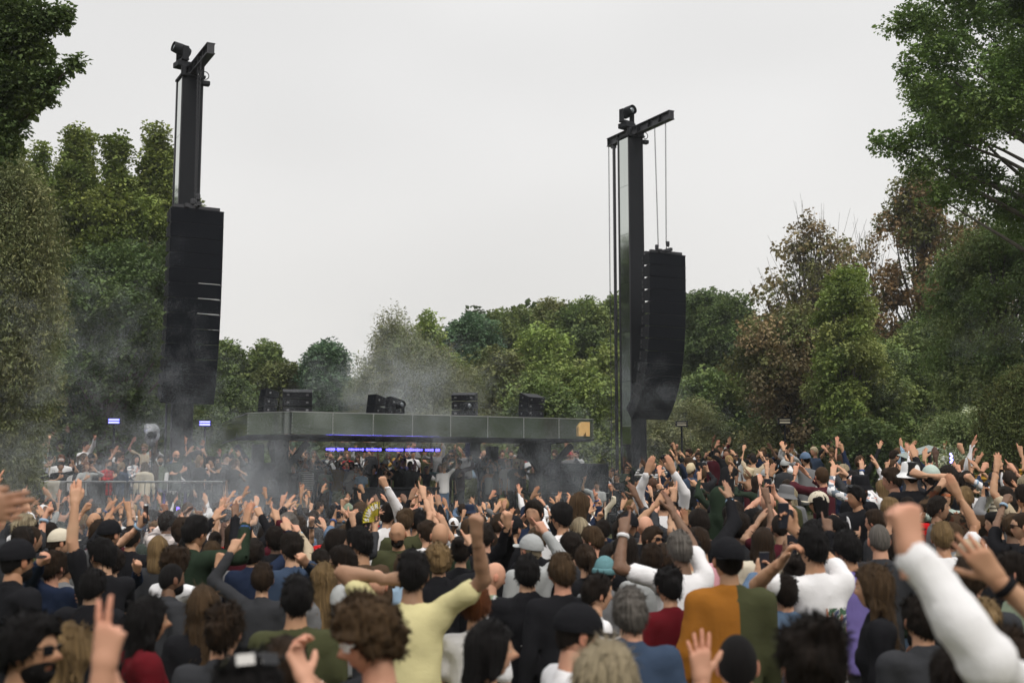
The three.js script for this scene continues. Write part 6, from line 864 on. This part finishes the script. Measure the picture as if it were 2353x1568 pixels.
{ // --- things held, and prints on clothes
  const phoneBody = mat(0.015, 0.015, 0.018, 0.25), screen = mat(0.02, 0.022, 0.03, 0.08); let k = 0;
  for (const p of people) p.arms.forEach((a, i) => {
    if (a.name !== 'phone' || (i === 0 && p.o.arms[1] === 'phone') || k > 13) return; k++;
    const g = new THREE.Group(); g.name = numbered('phone'); const M = new THREE.Matrix4().makeBasis(V3().crossVectors(V3(0, 1, 0), V3(0, 0.1, 1)).normalize(), V3(0, 1, 0), V3(0, 0, 1)).setPosition(a.W.clone().addScaledVector(a.Y, 0.095).addScaledVector(a.Z, 0.028));
    g.applyMatrix4(p.T.matrixWorld.clone().multiply(M)); scene.add(g); const s = p.s; tag(g, 'phone held up by ' + p.o.label.replace(/, holding a phone/, '').replace(/ holding up a black phone/, '').split(' ').slice(0, 12).join(' ').replace(/,$/, ''), 'phone', 'phones held up in the crowd');
    mesh('case', bx(0.074, 0.155, 0.009, 0, 0.02, 0, 0.004), phoneBody, g); mesh('screen', bx(0.068, 0.148, 0.002, 0, 0.02, -0.0055), screen, g);
  });
  const font = await new FontLoader().loadAsync('fonts/droid/droid_sans_bold.typeface.json');
  const bendBack = (g, p, off) => { const q = g.attributes.position, r = 0.175; for (let i = 0; i < q.count; i++) { const x = q.getX(i), y = q.getY(i), z = q.getZ(i); q.setXYZ(i, -x, y, -(Math.sqrt(Math.max(0.001, r * r - x * x)) / 1.45) - off - z); } if (g.index) flip(g); else { const a = q.array; for (let i = 0; i < a.length; i += 9) for (let k = 0; k < 3; k++) { const t = a[i + k]; a[i + k] = a[i + 3 + k]; a[i + 3 + k] = t; } } g.deleteAttribute('normal'); g.computeVertexNormals(); return g; };
  const white = mat(0.75, 0.74, 0.74, 0.85);
  { const p = NEAR.not; [['NOT', 1.19], ['IN', 1.1]].forEach(([t, y], i) => mesh('lettering', bendBack(new TextGeometry(t, { font, size: 0.05, depth: 0.002, curveSegments: 3 }).translate(i ? 0.02 : -0.02, y, 0), p, 0.012), white, p.T)); }
  { const p = NEAR.stripes, L = []; for (const a of [-0.7, 0, 0.7]) { const s = new THREE.Shape(); s.ellipse(Math.sin(a) * 0.02, 0.018 * Math.cos(a), 0.009, 0.019, 0, 6.2832, false, -a); L.push(new THREE.ExtrudeGeometry(s, { depth: 0.002, bevelEnabled: false, curveSegments: 8 })); } L.push(bx(0.05, 0.004, 0.003, 0, -0.012, 0).toNonIndexed()); const g = mergeGeometries(L.map((q) => { q = q.index ? q.toNonIndexed() : q; for (const k of Object.keys(q.attributes)) if (k !== 'position') q.deleteAttribute(k); return q; })); mesh('leaf_mark', bendBack(g.translate(0.0, 1.2, 0), p, 0.016), white, p.T);
    for (const a of p.arms) for (let i = 0; i < 3; i++) { const s = a.S, e = a.E, d = e.clone().sub(s).normalize(), q = [0, 0.2, 0.45, 0.7].map((t) => s.clone().lerp(e, t).add(V3(a.sd * (0.05 + 0.006 * i) * (t > 0.1 ? 1 : 0.45), 0.07 * (t > 0.1 ? 0.25 : 1), (i - 1) * 0.022))); mesh('sleeve_stripe', tube(q, 0.0075, 0.0075, 8, 5), white, p.T); } }
  { const p = NEAR.print, g = new THREE.PlaneGeometry(0.14, 0.22, 8, 8).translate(0.06, 1.2, 0), t = noiseTex(128, 128, (u, v) => { const n = fbm(u * 9, v * 9, 4, 3), m = fbm(u * 7 + 4, v * 7, 9, 3); return n > 0.12 ? [0.25, 0.38, 0.28] : m > 0.14 ? [0.62, 0.4, 0.32] : n < -0.15 ? [0.25, 0.3, 0.45] : [0.85, 0.84, 0.83]; }); mesh('back_print', bendBack(g, p, 0.014), new THREE.MeshStandardMaterial({ map: t, roughness: 0.9, side: THREE.DoubleSide }), p.T); }
  // folding fans
  const fan = (label, pos, r, a0, a1, turn, tiltz, colA, colB, text) => { const T = thing('folding_fan', label, 'fan', [pos.x, pos.y, pos.z], turn, 'folding fans'); T.rotation.z = tiltz; const N = 22, slat = (r0, r1, i, z) => { const t0 = lerp(a0, a1, i / N), t1 = lerp(a0, a1, (i + 1) / N), P = (rr, t, zz) => [Math.cos(t) * rr, Math.sin(t) * rr, zz], q = [P(r0, t0, z), P(r1, t0, z), P(r1, t1, z + (i % 2 ? -0.008 : 0.008)), P(r0, t1, z + (i % 2 ? -0.008 : 0.008))], g = new THREE.BufferGeometry(); const pos = [], push = (a, b, cc) => pos.push(...q[a], ...q[b], ...q[cc]); push(0, 1, 2); push(0, 2, 3); g.setAttribute('position', new THREE.Float32BufferAttribute(pos, 3)); g.computeVertexNormals(); return g; };
    for (let i = 0; i < N; i++) mesh('fan_pleat', slat(r * 0.28, r, i, i % 2 ? 0 : 0.008), i % 2 && colB ? colB : colA, T); mesh('guard', [bar(V3(0, 0, 0), V3(Math.cos(a0) * r, Math.sin(a0) * r, 0), 0.006), bar(V3(0, 0, 0), V3(Math.cos(a1) * r, Math.sin(a1) * r, 0), 0.006)], black, T);
    if (text) { [...text].forEach((ch, i) => { const t = lerp(a1 - 0.25, a0 + 0.35, i / (text.length - 1)), g = new TextGeometry(ch, { font, size: r * 0.26, depth: 0.004, curveSegments: 3 }); g.translate(-r * 0.1, 0, 0).rotateZ(t - Math.PI / 2).translate(Math.cos(t) * r * 0.66, Math.sin(t) * r * 0.66, 0.016); mesh('lettering', g, white, T); }); } };
  const p1 = at(868, 1196, 10.4); fan('yellow folding fan lettered SUPER held up before the stage', p1, 0.16, 0.4, 2.2, 0.7, 1.1, mat(0.62, 0.52, 0.03, 0.7), mat(0.5, 0.43, 0.03, 0.7), 'SUPER');
  const p2 = at(946, 1052, 41); fan('small black and white striped fan in the crowd behind the stage', p2, 0.3, 0.5, 2.6, 0, -0.4, mat(0.7, 0.7, 0.7, 0.7), black);
  c(886, 1152, 11, 0, 'sh', 'd', 'l', 'white', 'down', 'high', { hr: [884, 1112, 10.8], pose: [0, 'fist'] }, 'white sleeved fist rising above the yellow fan');
}
{ // --- stage smoke: fine droplets drifting over the platform, the stage and the first rows
  const R = mulberry(31), blobs = [ // where its middle shows, distance, half width, half depth, wisps
    [420, 1120, 25.5, 1.7, 1.0, 600], [530, 1110, 25, 1.7, 1.0, 760], [620, 1080, 28, 1.6, 1.0, 520], [400, 1040, 27.6, 1.3, 0.8, 140], [250, 1150, 20, 1.7, 1.2, 560], [110, 1190, 13.5, 1.2, 1.0, 620], [300, 1200, 13, 1.1, 1, 520], [440, 1195, 14, 1.1, 1, 460], [570, 1180, 15.5, 1.2, 1, 420],
    [950, 870, 40, 2.6, 1.2, 900], [880, 930, 38, 1.8, 1.0, 560], [1000, 1000, 29.5, 1.5, 0.8, 300], [100, 820, 20, 1.5, 0.6, 420], [200, 780, 27, 2.2, 1.0, 420], [450, 880, 26.6, 1.3, 0.4, 110], [200, 1175, 16, 1.6, 1, 420], [340, 1165, 18, 1.7, 1, 420], [520, 1190, 12.5, 1.0, 0.8, 260], [60, 1165, 17, 1.6, 1, 380], [1100, 1100, 28, 1.6, 1, 420], [1330, 1090, 31, 1.5, 1, 480], [1500, 950, 32, 1.6, 0.8, 170], [2230, 820, 26, 2, 1.0, 110]];
  let N = 0; for (const b of blobs) N += b[5];
  const gs = () => R() + R() + R() + R() - 2, pos = [], ix = [], q = 0.00058;
  for (let i = 0; i < 800; i++) { const x = gs() * 0.17, y = gs() * 0.13, z = gs() * 0.17, k = pos.length / 3, s = q * (0.6 + 0.8 * R()); pos.push(x + s, y + s, z + s, x - s, y - s, z + s, x - s, y + s, z - s, x + s, y - s, z - s); ix.push(k, k + 1, k + 3, k, k + 2, k + 1, k, k + 3, k + 2, k + 1, k + 2, k + 3); }
  for (const b of blobs) b[5] = Math.round(b[5] * 0.75); N = Math.round(N * 0.75) + 20;
  const g = new THREE.BufferGeometry(); g.setAttribute('position', new THREE.Float32BufferAttribute(pos, 3)); g.setIndex(ix); g.computeVertexNormals();
  const im = new THREE.InstancedMesh(g, new THREE.MeshStandardMaterial({ color: RGB(0.76, 0.81, 0.88), roughness: 1 }), N), M = new THREE.Matrix4(), E = new THREE.Euler(), Q = new THREE.Quaternion(); let k = 0;
  for (const [px, py, D, r, t, n] of blobs) { const o = at(px, py, D), f = clamp(D / 26, 0.6, 1.5); for (let i = 0; i < n; i++) { let x, y, z; for (let w = 0; w < 14; w++) { x = gs() * r; y = gs() * r * 0.7; z = gs() * t; if (fbm((o.x + x) * 0.8, (o.y + y) * 0.8 + 3, (o.z + z) * 0.8, 3) > (R() - 0.6) * 0.5) break; } const s = f * (0.8 + 0.5 * R()); M.compose(V3(o.x + x, Math.max(0.5, o.y + y), o.z + z), Q.setFromEuler(E.set(R() * 6, R() * 6, R() * 6)), V3(s, s, s)); im.setMatrixAt(k++, M); } }
  im.count = k; im.name = 'stage_smoke'; scene.add(im); tag(im, 'thin grey stage smoke drifting over the crowd and platform', 'smoke', null, 'stuff');
}
// thin haze over the whole meadow
scene.fog = new THREE.FogExp2(new THREE.Color().setRGB(0.85, 0.88, 0.92), 0.0005);
renderer.render(scene, camera);
